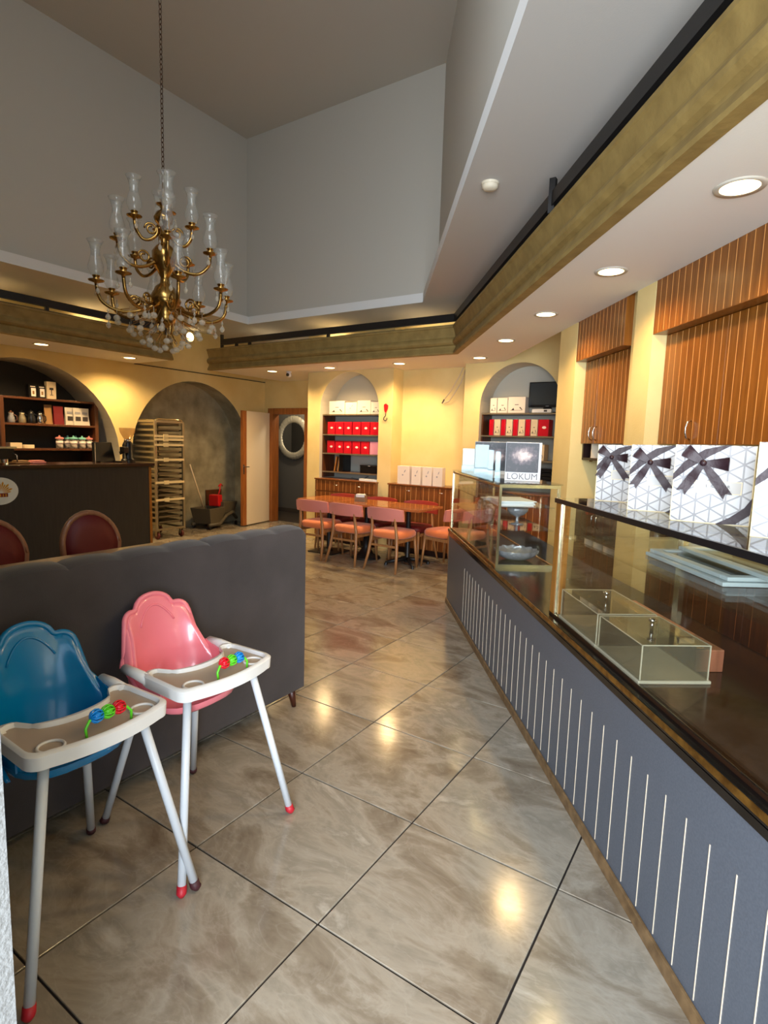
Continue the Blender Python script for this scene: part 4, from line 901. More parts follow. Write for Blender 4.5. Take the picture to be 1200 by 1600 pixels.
# =====================================================================
# COFFEE BAR
# =====================================================================
cb_=thing('coffee_bar','charcoal coffee bar counter with a dark glossy worktop','counter',(0,0,0))
BX=-6.50
obj('front_panel',MB().box(BX-0.04,0.35,0.0,BX,4.39,1.155),'charcoal',cb_)
obj('body',MB().box(-7.02,0.35,0.0,BX-0.04,4.39,1.155),'charcoal',cb_)
obj('corner_trim',MB().box(BX-0.03,4.39,0.0,BX+0.004,4.425,1.155),'wood_post',cb_)
obj('worktop',MB().box(-7.08,0.35,1.165,BX+0.03,4.46,1.200),'dark_wood_top',cb_,bevel=0.003); obj('worktop_underlip',MB().box(-7.05,0.35,1.155,BX+0.015,4.44,1.165),'black_plastic',cb_)
lg=thing('oval_sign','pale oval sign with a gold crown emblem on the coffee bar front','sign',(BX+0.012,2.665,0.935),PI/2)
def oval(rx,rz,y0,y1,n=40):
    m=MB(); vs=[(rx*math.cos(2*PI*k/n),y,rz*math.sin(2*PI*k/n)) for y in (y0,y1) for k in range(n)]
    m.add(vs,[tuple(range(n)),tuple(range(2*n-1,n-1,-1))]+[(k,(k+1)%n,n+(k+1)%n,n+k) for k in range(n)]); return m
obj('plate',oval(0.172,0.142,-0.006,0.012),'oval',lg); obj('rim_line',torus(0.1,0.002,48,6),'print_grey',lg).scale=(1.62,3,1.32)
m=MB(); n=13
for k in range(n):
    a=PI*(k+0.5)/n; c_,sn=math.cos(a),math.sin(a); w_=0.16
    m.add([(0.02*c_,-0.0075,0.02*sn-0.02),( (0.085+0.02*(k%2))*math.cos(a-w_*0.6),-0.0075,-0.02+(0.085+0.02*(k%2))*math.sin(a-w_*0.6)),((0.105+0.02*(k%2))*c_,-0.0075,-0.02+(0.105+0.02*(k%2))*sn),((0.085+0.02*(k%2))*math.cos(a+w_*0.6),-0.0075,-0.02+(0.085+0.02*(k%2))*math.sin(a+w_*0.6))],[(0,1,2,3)])
obj('crown_points',m,'gold_crown',lg,fix=False); obj('crown_base',MB().box(-0.07,-0.0075,-0.062,0.07,-0.006,-0.022),'crown_red',lg)
for k in range(5): obj('crown_stud',MB().box(-0.058+k*0.026,-0.0085,-0.058,-0.048+k*0.026,-0.0075,-0.03),'gold_crown',lg)
# shelf unit in arch 1
su=thing('coffee_shelf_unit','wooden shelf unit in the dark left arch holding coffee bags and jars','shelf',(0,0,0))
sx0,sx1=-8.37,-7.95; sy0,sy1=3.36,4.56
for y in (sy0-0.05,sy1-0.03): obj('side_panel',MB().box(sx0,y,1.0,sx1,y+0.05,2.0),'wood_shelf',su,bevel=0.002)
for z in (2.0,1.665,1.340): obj('shelf_board',MB().box(sx0,sy0,z-0.028,sx1,sy1-0.03,z),'wood_shelf',su,bevel=0.002)
obj('back_board',MB().box(sx0-0.01,sy0,1.0,sx0,sy1-0.03,1.98),'dark_back',su)
obj('lower_base',MB().box(sx0,sy0-0.05,0.0,sx1,sy1+0.02,1.0),'wood_shelf',su)
def place_on(name,label,cat,mbs,y,z,x=-8.03,rot=0,group=None):
    t=thing(name,label,cat,(x,y,z),rot,group)
    for nm,mb,mt,sm_ in mbs: obj(nm,mb,mt,t,sm_)
    return t
def pouch(w_,h_,d_=0.06):
    m=MB(); m.add([(d_/2,-w_/2,0),(d_/2,w_/2,0),(-d_/2,w_/2,0),(-d_/2,-w_/2,0),(0.01,-w_*.46,h_*.6),(0.01,w_*.46,h_*.6),(-0.01,w_*.46,h_*.6),(-0.01,-w_*.46,h_*.6),(0.003,-w_*.5,h_),(0.003,w_*.5,h_),(-0.003,w_*.5,h_),(-0.003,-w_*.5,h_)],[(3,2,1,0),(0,1,5,4),(1,2,6,5),(2,3,7,6),(3,0,4,7),(4,5,9,8),(5,6,10,9),(6,7,11,10),(7,4,8,11),(8,9,10,11)]); return m
for k,(y,l) in enumerate(((3.73,'left'),(3.84,'right'))):
    place_on('black_carton','black carton with white picture panel, %s one of the pair atop the shelf unit'%l,'box',[('carton',MB().box(-0.04,-0.05,0,0.04,0.05,0.17),'black_plastic',False),('picture_panel',MB().box(0.04,-0.022,0.02,0.0415,0.035,0.125),'print_white',False),('title_strip',MB().box(0.04,-0.03,0.14,0.0415,0.03,0.15),'print_white',False),('cup_motif',MB().box(0.0415,-0.006,0.045,0.042,0.018,0.09),'kraft',False)],y,2.0,group='black cartons on the coffee shelf unit')
cup=MB(); cup.box(0.0315,-0.005,0.06,0.032,0.005,0.13); cup.box(0.0315,-0.022,0.05,0.032,0.022,0.058); cup.box(0.0315,-0.026,0.12,0.032,0.026,0.15)
place_on('cream_carton','cream carton with a dark goblet print on top of the shelf unit','box',[('carton',MB().box(-0.03,-0.06,0,0.03,0.06,0.23),'cream_box',False),('goblet_print',cup,'print_dark',False)],3.97,2.0)
for k,(y,l) in enumerate(((4.21,'left'),(4.31,'middle'),(4.42,'right'))):
    place_on('coffee_pouch','silver coffee pouch, %s one of three on the middle shelf'%l,'coffee bag',[('pouch',pouch(0.125,0.24),'silver_bag',False),('dark_panel',MB().box(0.022,-0.035,0.06,0.026,0.035,0.12),'print_dark',False),('print_line',MB().box(0.0125,-0.035,0.155,0.0155,0.035,0.185),'print_grey',False)],y,1.665,x=-8.03+0.02*(k%2),group='silver coffee pouches')
place_on('coffee_pouch','dark red foil coffee bag on the middle shelf','coffee bag',[('pouch',pouch(0.13,0.25),'wine',False),('emblem',oval(0.02,0.025,-0.002,0.0,16),'rose',False)],4.06,1.665)
place_on('coffee_pouch','brown kraft coffee bag next to the red foil bag','coffee bag',[('pouch',pouch(0.10,0.26),'kraft',False)],3.94,1.665,x=-8.06)
def jug(label,y,mat,lid,z=1.665,s_=1.0):
    b=MB(); b.lathe([(0.045*s_,0),(0.05*s_,0.01),(0.046*s_,0.07*s_),(0.03*s_,0.12*s_),(0.034*s_,0.14*s_)],18)
    hnd=MB(); hnd.tube([(0,0.035*s_,0.12*s_),(0,0.075*s_,0.10*s_),(0,0.08*s_,0.05*s_),(0,0.05*s_,0.02*s_)],0.007,8)
    l_=MB(); l_.lathe([(0.034*s_,0.14*s_),(0.03*s_,0.152*s_),(0.008,0.156*s_),(0.008,0.17*s_),(0.001,0.172*s_)],14)
    return place_on('metal_jug',label,'jug',[('body',b,mat,True),('handle',hnd,lid,True),('lid',l_,lid,True)],y,z,group='coffee jugs on the middle shelf')
jug('steel milk jug with black handle in front of the kraft coffee bag',3.82,'chrome','black_plastic')
jug('small steel jug between the two coffee pots on the middle shelf',3.60,'steel','black_plastic',s_=0.95)
jug('black coffee pot with curved handle behind the steel jugs',3.71,'black_plastic','black_plastic',s_=1.05)
jug('brown and silver coffee pot at the left of the middle shelf',3.47,'cutglass','wood_shelf',s_=0.9)
def jar(label,y,lid,x=-8.03):
    b=MB(); b.lathe([(0.040,0),(0.045,0.01),(0.045,0.11),(0.036,0.13)],20)
    lb=MB(); lb.lathe([(0.0462,0.06),(0.0462,0.10)],20)
    l_=MB(); l_.lathe([(0.052,0.13),(0.052,0.148),(0.035,0.155),(0.012,0.158),(0.012,0.175),(0.001,0.18)],18)
    return place_on('coffee_jar',label,'jar',[('body',b,'jar',True),('lid',l_,lid,40),('paper_label',lb,'print_white',True)],y,1.340,x=x,group='lidded coffee jars on the lower shelf')
for (y,lid,x,l) in ((4.06,'rose',-8.02,'speckled jar with a rose lid standing alone'),(4.21,'teal',-8.10,'jar with a teal lid, rear left of the group'),(4.235,'teal',-7.99,'jar with a teal lid, front left of the group'),(4.335,'teal',-8.12,'jar with a teal lid partly hidden behind its neighbour'),(4.36,'teal',-8.0,'jar with a teal lid in the middle of the group'),(4.47,'rose',-8.02,'jar with a rose lid nearest the right side panel')): jar(l+' on the lower shelf',y,lid,x)
place_on('sugar_box','flat cream box at the left of the lower shelf','box',[('carton',MB().box(-0.06,-0.07,0,0.06,0.07,0.07),'cream_box',False)],3.49,1.340)
place_on('sugar_box','flat round cream tin on the lower shelf','tin',[('tin',MB().lathe([(0.07,0),(0.07,0.04),(0.066,0.045)],24),'cream_box',40)],3.66,1.340)
# items on the bar top
bz=1.200
em=thing('espresso_machine','chrome and black espresso machine on the bar at the left edge','coffee machine',(-6.80,2.66,bz))
obj('body',MB().box(-0.22,-0.30,0.06,0.18,0.22,0.17),'black_plastic',em,bevel=0.01); obj('cup_rail',MB().box(-0.22,-0.30,0.17,0.19,0.24,0.19),'chrome',em,bevel=0.004)
for y in (-0.22,0.16): obj('foot',MB().lathe([(0.02,0),(0.015,0.06)],10,c=(0.12,y)),'chrome',em)
m=MB(); m.tube([(0.18,0.20,0.12),(0.22,0.22,0.10),(0.23,0.22,0.03)],0.007,8); obj('steam_wand',m,'chrome',em,True)
m=MB(); m.lathe([(0.03,0.02),(0.034,0.06)],14,c=(0.20,0.1)); obj('group_head',m,'chrome',em)
for (y,l,mt) in ((3.03,'tan folded cloth on the bar near the espresso machine','kraft'),(3.20,'pale pink folded cloth on the bar top','rose')):
    m=MB(); m.box(-0.06,-0.085,0,0.06,0.085,0.018); m.box(-0.045,-0.06,0.018,0.05,0.07,0.034)
    o=obj('folded_cloth',m,mt,None,bevel=0.006); o.location=(-6.86,y,bz); o.rotation_euler=(0,0,0.2); tag(o,l,'cloth')
ms=thing('till_monitor','black till monitor seen from behind on the bar','monitor',(-6.88,4.02,bz),0.15)
m=MB(); m.add([(-0.02,-0.15,0.01),(0.03,-0.15,0.01),(0.03,0.15,0.01),(-0.02,0.15,0.01),(-0.05,-0.135,0.25),(-0.02,-0.135,0.25),(-0.02,0.135,0.25),(-0.05,0.135,0.25)],[(3,2,1,0),(4,5,6,7),(0,1,5,4),(1,2,6,5),(2,3,7,6),(3,0,4,7)]); obj('casing',m,'black_plastic',ms,bevel=0.005); obj('foot',MB().box(-0.10,-0.10,0,0.06,0.10,0.012),'black_plastic',ms); obj('silver_edge',MB().box(0.03,-0.152,0.0,0.034,-0.146,0.24),'chrome',ms)
gd=thing('coffee_grinder','black coffee grinder with an amber bean hopper at the end of the bar','grinder',(-6.82,4.31,bz),0.3)
obj('body',MB().lathe([(0.085,0.0),(0.085,0.03),(0.068,0.05),(0.066,0.22),(0.055,0.245),(0.05,0.26)],24),'black_plastic',gd,40)
obj('collar',MB().lathe([(0.045,0.26),(0.04,0.30)],18),'chrome',gd,True)
obj('bean_hopper',MB().lathe([(0.042,0.30),(0.06,0.33),(0.09,0.385),(0.098,0.43),(0.098,0.44),(0.001,0.442)],24),'hopper',gd,40)
obj('dosing_chamber',MB().box(0.0,-0.15,0.12,0.07,-0.06,0.20),'black_plastic',gd,bevel=0.006); m=MB(); m.tube([(0.03,-0.13,0.12),(0.03,-0.17,0.11),(0.03,-0.18,0.14)],0.01,6); obj('lever',m,'black_metal',gd,True); obj('portafilter_rest',MB().box(-0.05,-0.19,0.0,0.06,-0.08,0.02),'black_plastic',gd)

# =====================================================================
# TRAY RACK, MOP BUCKET
# =====================================================================
rx0,rx1,ry0,ry1=-7.98,-7.38,5.10,5.58
rk=thing('tray_rack','tall wheeled metal tray rack with taped empty runners in the grey arch','rack',(0,0,0))
for (x,y) in ((rx1,ry0),(rx1,ry1),(rx0,ry0),(rx0,ry1)): obj('upright',MB().box(x-0.016,y-0.016,0.13,x+0.016,y+0.016,1.77),'steel',rk,bevel=0.002)
m=MB()
for x in (rx0,rx1): m.tube([(x,ry0,1.74),(x,ry0+0.02,1.785),(x,ry0+0.05,1.80),(x,ry1-0.05,1.80),(x,ry1-0.02,1.785),(x,ry1,1.74)],0.013,8)
obj('top_bow',m,'gold_frame',rk,True)
for z in (0.15,1.765): obj('frame_ring',MB().box(rx0,ry0-0.014,z-0.014,rx1,ry0+0.014,z+0.014).box(rx0,ry1-0.014,z-0.014,rx1,ry1+0.014,z+0.014).box(rx0-0.014,ry0+0.014,z-0.014,rx0+0.014,ry1-0.014,z+0.014).box(rx1-0.014,ry0+0.014,z-0.014,rx1+0.014,ry1-0.014,z+0.014),'steel',rk)
for k in range(19):
    z=0.23+k*0.082
    for y in (ry0+0.03,ry1-0.03): obj('runner',MB().box(rx0,y-0.02,z,rx1-0.01,y+0.02,z+0.004).box(rx0,y-0.022 if y<5.3 else y+0.018,z,rx1-0.01,y-0.018 if y<5.3 else y+0.022,z+0.03),'steel',rk)
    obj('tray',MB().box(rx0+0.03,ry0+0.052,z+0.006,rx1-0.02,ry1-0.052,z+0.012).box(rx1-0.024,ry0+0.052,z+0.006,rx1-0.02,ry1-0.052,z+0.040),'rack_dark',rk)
for z in (1.55,1.42,1.20,0.86,0.60,1.50): 
    tp=obj('tape_band',MB().box(rx1+0.016,ry0-0.02,z-0.016,rx1+0.024,ry1+0.0,z+0.016),'tape',rk); obj('tape_knot',MB().box(rx1+0.022,ry0+0.12,z-0.028,rx1+0.036,ry0+0.20,z+0.028),'tape',tp)
for (x,y) in ((rx1-0.03,ry0+0.03),(rx1-0.03,ry1-0.03),(rx0+0.03,ry0+0.03),(rx0+0.03,ry1-0.03)):
    wl=obj('caster',MB().lathe([(0.05,-0.016),(0.055,-0.008),(0.055,0.008),(0.05,0.016)],18,mat=Matrix.Translation((x,y,0.055))@Matrix.Rotation(PI/2,4,'X')),'rubber',rk,40); obj('fork',MB().box(x-0.02,y-0.026,0.05,x+0.02,y-0.020,0.135).box(x-0.02,y+0.020,0.05,x+0.02,y+0.026,0.135).box(x-0.02,y-0.026,0.128,x+0.02,y+0.026,0.136),'steel',wl)
mb_=thing('mop_bucket','grey-brown wheeled mop bucket with a red wringer in the grey arch','mop bucket',(-7.83,6.55,0),0.25)
m=MB(); m.add([(-0.17,-0.33,0.09),(0.17,-0.33,0.09),(0.17,0.02,0.09),(-0.17,0.02,0.09),(-0.20,-0.40,0.36),(0.20,-0.40,0.36),(0.20,0.04,0.36),(-0.20,0.04,0.36),(-0.18,-0.38,0.36),(0.18,-0.38,0.36),(0.18,0.02,0.36),(-0.18,0.02,0.36),(-0.15,-0.31,0.11),(0.15,-0.31,0.11),(0.15,0.0,0.11),(-0.15,0.0,0.11)],[(3,2,1,0),(0,1,5,4),(1,2,6,5),(2,3,7,6),(3,0,4,7),(4,5,9,8),(5,6,10,9),(6,7,11,10),(7,4,8,11),(8,9,13,12),(9,10,14,13),(10,11,15,14),(11,8,12,15),(12,13,14,15)]); obj('bucket',m,'plastic_grey',mb_,bevel=0.01)
m=MB(); m.add([(-0.15,0.05,0.22),(0.15,0.05,0.22),(0.15,0.42,0.26),(-0.15,0.42,0.26),(-0.17,0.05,0.44),(0.17,0.05,0.44),(0.17,0.46,0.42),(-0.17,0.46,0.42)],[(3,2,1,0),(4,5,6,7),(0,1,5,4),(1,2,6,5),(2,3,7,6),(3,0,4,7)]); obj('rear_tub',m,'plastic_grey',mb_,bevel=0.012)
m=MB(); m.tube([(0.17,-0.38,0.08),(0.18,-0.1,0.07),(0.17,0.12,0.20),(0.17,0.3,0.24),(0.17,0.42,0.12)],0.03,8); m.tube([(-0.17,-0.38,0.08),(-0.18,-0.1,0.07),(-0.17,0.12,0.20),(-0.17,0.3,0.24),(-0.17,0.42,0.12)],0.03,8); obj('chassis',m,'plastic_grey',mb_,True)
for (x,y) in ((0.17,0.40),(-0.17,0.40),(0.17,-0.34),(-0.17,-0.34)): obj('wheel',MB().lathe([(0.035,-0.012),(0.038,0),(0.035,0.012)],14,mat=Matrix.Translation((x,y,0.038))@Matrix.Rotation(PI/2,4,'Y')),'black_plastic',mb_,True)
obj('wringer',MB().box(-0.10,-0.02,0.36,0.10,0.10,0.56),'red_plastic',mb_,bevel=0.015)
m=MB(); m.tube([(0.0,0.10,0.50),(0,0.16,0.62),(0,0.19,0.74)],0.012,6); m.tube([(0,0.13,0.70),(0,0.19,0.74),(0,0.25,0.70)],0.012,6); obj('wringer_handle',m,'red_plastic',mb_,True)
ml=obj('mop_stick',MB().tube([(-7.80,6.32,0.30),(-7.74,5.98,1.10)],0.012,8),'cream_box',None,True); tag(ml,'pale mop stick leaning from the bucket towards the tray rack','mop')
bx_=obj('brown_carton',MB().box(-8.125,6.60,0.0,-8.105,6.95,0.62),'wood_shelf',None); tag(bx_,'brown board standing behind the red wringer of the mop bucket','board')

# =====================================================================
# HIGH CHAIRS
# =====================================================================
def highchair(label,loc,plastic,toys,caps):
    """faces +x locally; origin between the feet"""
    t=thing('high_chair',label,'high chair',loc,0,'plastic high chairs')
    # legs
    foot=[(0.30,0.27),(0.30,-0.27),(-0.26,0.215),(-0.26,-0.215)]; topp=[(0.185,0.145,0.67),(0.185,-0.145,0.67),(-0.12,0.13,0.54),(-0.12,-0.13,0.54)]
    for (fx,fy),(tx,ty,tz),cp in zip(foot,topp,caps):
        d=Vector((fx-tx,fy-ty,-tz)); a=Vector((tx,ty,tz)); e=a+d*0.955
        lg_=obj('leg',MB().tube([a,e],0.0145,12),'white_leg',t,True)
        cpm=MB(); f_=a+d; cpm.tube([a+d*0.945,a+d*0.975,f_+Vector((0,0,0.012)),f_+Vector((0,0,0.001))],[0.0165,0.0175,0.017,0.009],12); obj('foot_cap',cpm,cp,lg_,True)
    # seat shell: cloud-shaped back + side wings + seat pan
    N=28; M_=14
    def outline(u):   # u in -1..1 -> top height of the cloud-shaped back
        a=abs(u)
        c1=0.845+0.060*math.sqrt(max(0,1-(a/0.36)**2)) if a<0.36 else 0
        c2=0.800+0.055*math.sqrt(max(0,1-((a-0.46)/0.30)**2)) if abs(a-0.46)<0.30 else 0
        base=0.70+0.12*max(0,1-a/0.80)**0.3 if a<0.80 else 0.70-0.03*(a-0.8)/0.2
        return max(c1,c2,base)
    def shellpt(u,v,off=0.0):
        # u across (-1..1), v 0 (seat rear) .. 1 (top); horizontal section is a U that opens to +x
        hz=min(1.0,max(0.0,(0.44-(0.55+(outline(u)-0.55)*v)+0.33)/0.12)); yy=(0.168+0.032*hz)*math.sin(u*PI/2*0.96)
        curve=(1-math.cos(u*PI/2*0.96))
        zt=outline(u); z=0.55+(zt-0.55)*v
        depth=curve*(0.20*(1-v)**0.8+0.05)
        x=-0.155-0.085*(z-0.50)/0.4+depth+off*math.cos(u*1.4)
        y=yy-off*math.sin(u*1.4)*1.0
        return (x,y,z)
    m=MB(); vs=[];fs=[]
    for layer,off in ((0,0.0),(1,0.012)):
        for i in range(N+1):
            for j in range(M_+1): vs.append(shellpt(i/N*2-1,j/M_,off))
    L_=(N+1)*(M_+1)
    for i in range(N):
        for j in range(M_):
            a=i*(M_+1)+j; b=a+1; c=a+M_+2; d=a+M_+1
            fs.append((a,b,c,d)); fs.append((L_+a,L_+d,L_+c,L_+b))
    for i in range(N):
        a=i*(M_+1)+M_; b=a+M_+1; fs.append((a,L_+a,L_+b,b)); a=i*(M_+1); b=a+M_+1; fs.append((b,L_+b,L_+a,a))
    for j in range(M_):
        a=j; fs.append((a+1,L_+a+1,L_+a,a)); a=N*(M_+1)+j; fs.append((a,L_+a,L_+a+1,a+1))
    m.add(vs,fs); sh=obj('backrest_shell',m,plastic,t,True)
    # rolled rim along the top edge of the back and wings
    pts=[shellpt(i/40*2-1,1.0,0.006) for i in range(41)]; obj('rolled_rim',MB().tube(pts,0.011,8),plastic,t,True)
    # raised cloud relief
    pts=[(shellpt(u,0.78+0.10*math.cos(u*PI*1.6),0.0135)) for u in [(-0.34+0.68*q/16) for q in range(17)]]; obj('relief_line',MB().tube(pts,0.004,6),plastic,t,True)
    # seat pan and arm wings
    m=MB(); poly=[]; n=24
    for k in range(n):
        a=2*PI*k/n; c_,sn=math.cos(a),math.sin(a); poly.append((0.0+0.17*math.copysign(abs(c_)**0.7,c_)-0.02,0.18*math.copysign(abs(sn)**0.7,sn)))
    vs=[(x*0.80,y*0.80,0.525) for x,y in poly]+[(x*0.95,y*0.95,0.542) for x,y in poly]+[(x*0.97,y*0.97,0.565) for x,y in poly]+[(x*0.84,y*0.84,0.555) for x,y in poly]
    fs=[tuple(range(n-1,-1,-1)),tuple(3*n+k for k in range(n))]
    for r in range(3):
        for k in range(n): fs.append((r*n+k,r*n+(k+1)%n,(r+1)*n+(k+1)%n,(r+1)*n+k))
    m.add(vs,fs); obj('seat_pan',m,plastic,t,50)
    for sy in (-1,1):
        m=MB(); m.add([(-0.12,sy*0.158,0.56),(0.06,sy*0.158,0.56),(0.07,sy*0.165,0.64),(-0.12,sy*0.180,0.69),(-0.12,sy*0.170,0.56),(0.06,sy*0.170,0.56),(0.07,sy*0.177,0.64),(-0.12,sy*0.192,0.69)],[(0,1,2,3),(7,6,5,4),(0,4,5,1),(1,5,6,2),(2,6,7,3),(3,7,4,0)])
        obj('side_wing',m,plastic,t)
    # tray : concave rear edge, bowed front, rounded corners
    zt=0.695
    def trayring(inset,z):
        pts=[]; W_=0.215-inset; xf=0.285-inset; 
        # front bow from left to right
        for k in range(13):
            u=-1+2*k/12; pts.append((xf-0.028*u*u-0.0,u*(W_-0.045),z))
        # right front corner to right rear
        cx,cy=xf-0.028-0.045,W_-0.045
        corner=[(cx+0.045*math.cos(a),cy+0.045*math.sin(a),z) for a in [PI/2*q/5 for q in range(1,6)]]
        pts+=corner
        xb=-0.005+inset
        rear=[(xb+0.04,W_-0.005,z),(xb+0.012,W_-0.012,z),(xb,W_-0.035,z),(xb+0.005,W_-0.06,z)]
        pts+=rear
        for k in range(1,12):
            u=1-2*k/12; pts.append((xb+0.045+0.050*(1-abs(u)**2.2)+inset*0.3,u*(W_-0.065),z))
        pts+=[(x,-y,z) for x,y,z in reversed(rear)]
        pts+=[(x,-y,z) for x,y,z in reversed(corner)]
        return pts
    r0=trayring(0.0,zt-0.045); r1_=trayring(-0.002,zt-0.006); r2=trayring(0.004,zt); r3=trayring(0.013,zt); r4=trayring(0.018,zt-0.014)
    n=len(r0); m=MB(); vs=r0+r1_+r2+r3+r4+[(x,y,z+0.030) for x,y,z in trayring(0.006,zt-0.075)]
    fs=[]
    for r in range(4):
        for k in range(n): fs.append((r*n+k,r*n+(k+1)%n,(r+1)*n+(k+1)%n,(r+1)*n+k))
    for k in range(n): fs.append((k,5*n+k,5*n+(k+1)%n,(k+1)%n))
    m.add(vs,fs); tr_=obj('tray',m,'white_plastic',t,45)
    m=MB(); m.add([(x,y,zt-0.0145) for x,y,z in r4]+[(x,y,zt-0.022) for x,y,z in r4],[tuple(range(n)),tuple(range(2*n-1,n-1,-1))]); 
    obj('tray_floor',m,'tray_in',tr_)
    for sy in (-1,1):
        cm=MB(); cm.add([(0.215+0.036*math.cos(2*PI*k/24)+0,sy*0.145+0.036*math.sin(2*PI*k/24),0) for k in range(24)],[]) ; pts=[(0.21+0.034*math.cos(2*PI*k/24),sy*0.14+0.034*math.sin(2*PI*k/24),zt-0.012) for k in range(26)]
        obj('cup_ring',MB().tube(pts,0.0045,6),'white_plastic',tr_,True)
    for sy in (-1,1): obj('tray_arm',MB().tube([(0.03,sy*0.195,zt-0.022),(-0.05,sy*0.198,zt-0.015),(-0.115,sy*0.196,zt-0.016)],[0.022,0.019,0.018],12),'white_plastic',tr_,True)
    # toy bar
    y0,y1=(-0.055,0.085)
    xw=0.243; bar=[(xw-0.004,y0-0.0,zt-0.014),(xw-0.006,y0-0.002,zt+0.012),(xw-0.01,y0+0.012,zt+0.030),(xw-0.012,y0+0.04,zt+0.036),(xw-0.012,y1-0.04,zt+0.036),(xw-0.01,y1-0.012,zt+0.030),(xw-0.008,y1+0.002,zt+0.012),(xw-0.006,y1,zt-0.014)]
    tb_=obj('toy_bar',MB().tube(bar,0.0042,8),'t_green',t,True)
    for k,c in enumerate(toys):
        yy=y0+0.035+k*0.035; bm_=MB(); nb=10
        bm_.sphere((xw-0.012,yy,zt+0.036),0.0135,12)
        for q in range(nb):
            a=2*PI*q/nb; pts=[]
            for j in range(7):
                b=-PI/2+PI*j/6; rr=0.0185*math.cos(b)+0.001; pts.append((xw-0.012+rr*math.cos(a),yy+0.0185*math.sin(b),zt+0.036+rr*math.sin(a)))
            bm_.tube(pts,0.0024,5)
        obj('ribbed_bead',bm_,c,tb_,True,label={'t_red':'red ribbed bead','t_green':'green ribbed bead','t_blue':'blue ribbed bead'}[c])
    return t
highchair('pink plastic high chair with a white tray, behind the blue one against the sofa',(-1.79,1.365,0),'pink_plastic',('t_red','t_green','t_blue'),('red_cap','red_cap','dark_cap','dark_cap'))
highchair('blue plastic high chair with a white tray, nearest the camera',(-1.775,0.875,0),'blue_plastic',('t_blue','t_green','t_red'),('dark_cap','red_cap','dark_cap','red_cap'))

# =====================================================================
# CHANDELIER
# =====================================================================
ch=thing('chandelier','three-tiered brass chandelier with hurricane glasses and crystal drops','chandelier',(-3.80,2.735,0),0.2)
obj('central_stem',MB().lathe([(0.001,2.36),(0.04,2.37),(0.07,2.40),(0.08,2.44),(0.07,2.50),(0.10,2.52),(0.115,2.56),(0.09,2.61),(0.07,2.65),(0.035,2.68),(0.03,2.72),(0.055,2.77),(0.075,2.80),(0.088,2.85),(0.088,2.90),(0.06,2.94),(0.022,2.97),(0.035,3.0),(0.022,3.04),(0.03,3.08),(0.06,3.11),(0.072,3.14),(0.05,3.18),(0.02,3.2),(0.03,3.22),(0.012,3.26),(0.010,3.40),(0.001,3.41)],28),'brassy',ch,True)
obj('ceiling_rose',MB().lathe([(0.02,5.80),(0.06,5.83),(0.07,5.868)],20),'brassy',ch,True)
link=MB(); 
lp=[(0.010*math.cos(2*PI*k/10),0,0.020*math.sin(2*PI*k/10)) for k in range(12)]; link.tube(lp,0.0032,5); lme=mesh('chain_link',link,M('dark_bronze_chain',(84,62,46),0.4,metal=0.7),True)
z=3.42; k=0
while z<5.81:
    o=obj('chain_link',lme,None,ch); o.location=(0,0,z); o.rotation_euler=(0,0,(k%2)*PI/2); z+=0.0325; k+=1
hg=MB(); hg.add(*_open_lathe([(0.026,0.0),(0.030,0.004),(0.042,0.03),(0.044,0.05),(0.036,0.078),(0.026,0.11),(0.025,0.135),(0.032,0.165),(0.046,0.190),(0.0445,0.190),(0.0305,0.165),(0.0235,0.135),(0.0245,0.11)],18)); hme=mesh('hurricane_glass',hg,'hurricane',True,False)
cupm=MB(); cupm.lathe([(0.010,-0.045),(0.014,-0.03),(0.050,-0.018),(0.054,-0.012),(0.02,-0.010),(0.022,0.012),(0.026,0.014),(0.026,0.020),(0.001,0.020)],18); cme=mesh('candle_cup',cupm,'brassy',True)
cr=MB(); cr.lathe([(0.001,0.0),(0.010,0.008),(0.014,0.020),(0.010,0.032),(0.004,0.040),(0.0015,0.046),(0.004,0.052),(0.007,0.058),(0.004,0.064),(0.001,0.075)],8); crme=mesh('crystal_drop',cr,'crystal')
crb=MB(); crb.sphere((0,0,0.018),0.018,8); crb.lathe([(0.001,0.034),(0.0015,0.07)],5); crbme=mesh('crystal_ball',crb,'crystal')
ame={}
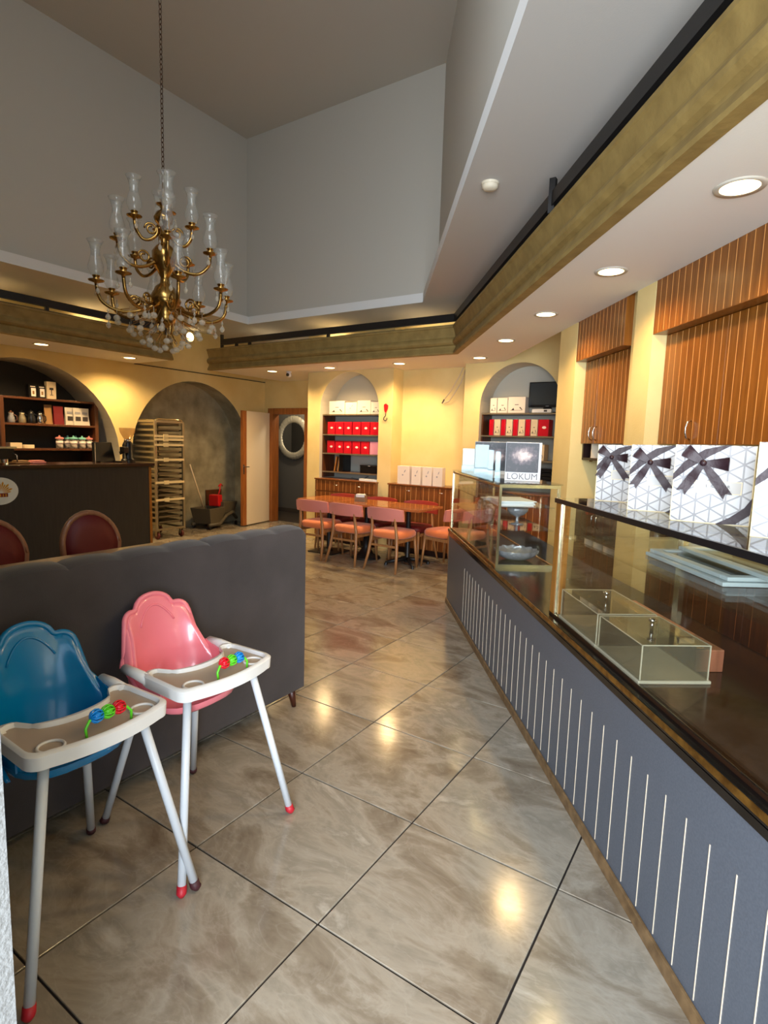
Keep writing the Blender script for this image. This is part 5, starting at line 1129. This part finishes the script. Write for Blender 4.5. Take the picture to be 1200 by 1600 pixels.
def arm(R_,z0,zc,ang):
    key=(R_,round(zc-z0,3))
    if key not in ame:
        dz=zc-z0; pts=[(0.05,0,0.02),(R_*0.25,0,-0.03),(R_*0.5,0,-0.075),(R_*0.75,0,-0.075),(R_*0.95,0,-0.02),(R_,0,dz-0.04)]
        mm=MB(); P_=[]
        pv=[Vector(p) for p in pts]
        for i in range(len(pv)-1):
            p0=pv[max(i-1,0)];p1=pv[i];p2=pv[i+1];p3=pv[min(i+2,len(pv)-1)]
            for q in range(4):
                u=q/4; P_.append(0.5*((2*p1)+(-p0+p2)*u+(2*p0-5*p1+4*p2-p3)*u*u+(-p0+3*p1-3*p2+p3)*u**3))
        P_.append(pv[-1]); mm.tube(P_,0.012,8)
        sc2=[(R_*0.45+0.045*math.cos(a)*(1-a/14),0,0.0+0.045*math.sin(a)*(1-a/14)) for a in [q*0.55 for q in range(16)]]; mm.tube(sc2,0.008,6)
        ame[key]=mesh('arm',mm,'brassy',True)
    a=obj('arm',ame[key],None,ch); a.location=(0,0,z0); a.rotation_euler=(0,0,ang)
    c=obj('candle_cup',cme,None,ch); c.location=(R_*math.cos(ang),R_*math.sin(ang),zc); 
    h=obj('hurricane_glass',hme,None,ch); h.location=(R_*math.cos(ang),R_*math.sin(ang),zc+0.018); h.scale=(1.2,1.2,1.25)
    for q in range(2):
        d=obj('crystal_drop',crme,None,ch); b=ang+(0.11 if q else -0.11)*0.45/R_; d.location=((R_+0.0)*math.cos(b),(R_)*math.sin(b),zc-0.115)
def crystals(R_,z,n,me_,off=0):
    for q in range(n):
        d=obj('crystal_drop',me_,None,ch); d.scale=(1.35,1.35,1.15); a=2*PI*(q+off)/n; d.location=(R_*math.cos(a),R_*math.sin(a),z)
for k in range(8): arm(0.46,2.52,2.64,2*PI*k/8+0.15)
for k in range(5): arm(0.33,2.84,2.93,2*PI*k/5+0.5)
for k in range(4): arm(0.20,3.05,3.13,2*PI*k/4+0.9)
c=obj('candle_cup',cme,None,ch); c.location=(0,0,3.25); c=obj('hurricane_glass',hme,None,ch); c.location=(0,0,3.27)
crystals(0.34,2.36,12,crbme); crystals(0.25,2.29,10,crbme,0.5); crystals(0.16,2.22,8,crbme); crystals(0.08,2.18,5,crbme,0.3); crystals(0.10,2.33,6,crme); crystals(0.2,2.38,8,crme,0.2)
crystals(0.42,2.34,8,crme,0.55)
m=MB()
for k in range(10):
    a=2*PI*k/10
    for R_,z1,zb in ((0.34,2.43,2.56),(0.25,2.36,2.52),(0.16,2.29,2.48),(0.08,2.25,2.42)):
        m.tube([(R_*math.cos(a),R_*math.sin(a),z1-0.0),(R_*0.5*math.cos(a),R_*0.5*math.sin(a),(z1+zb)/2-0.02),(0.05*math.cos(a),0.05*math.sin(a),zb)],0.0025,4)
obj('bead_strings',m,'brassy',ch)
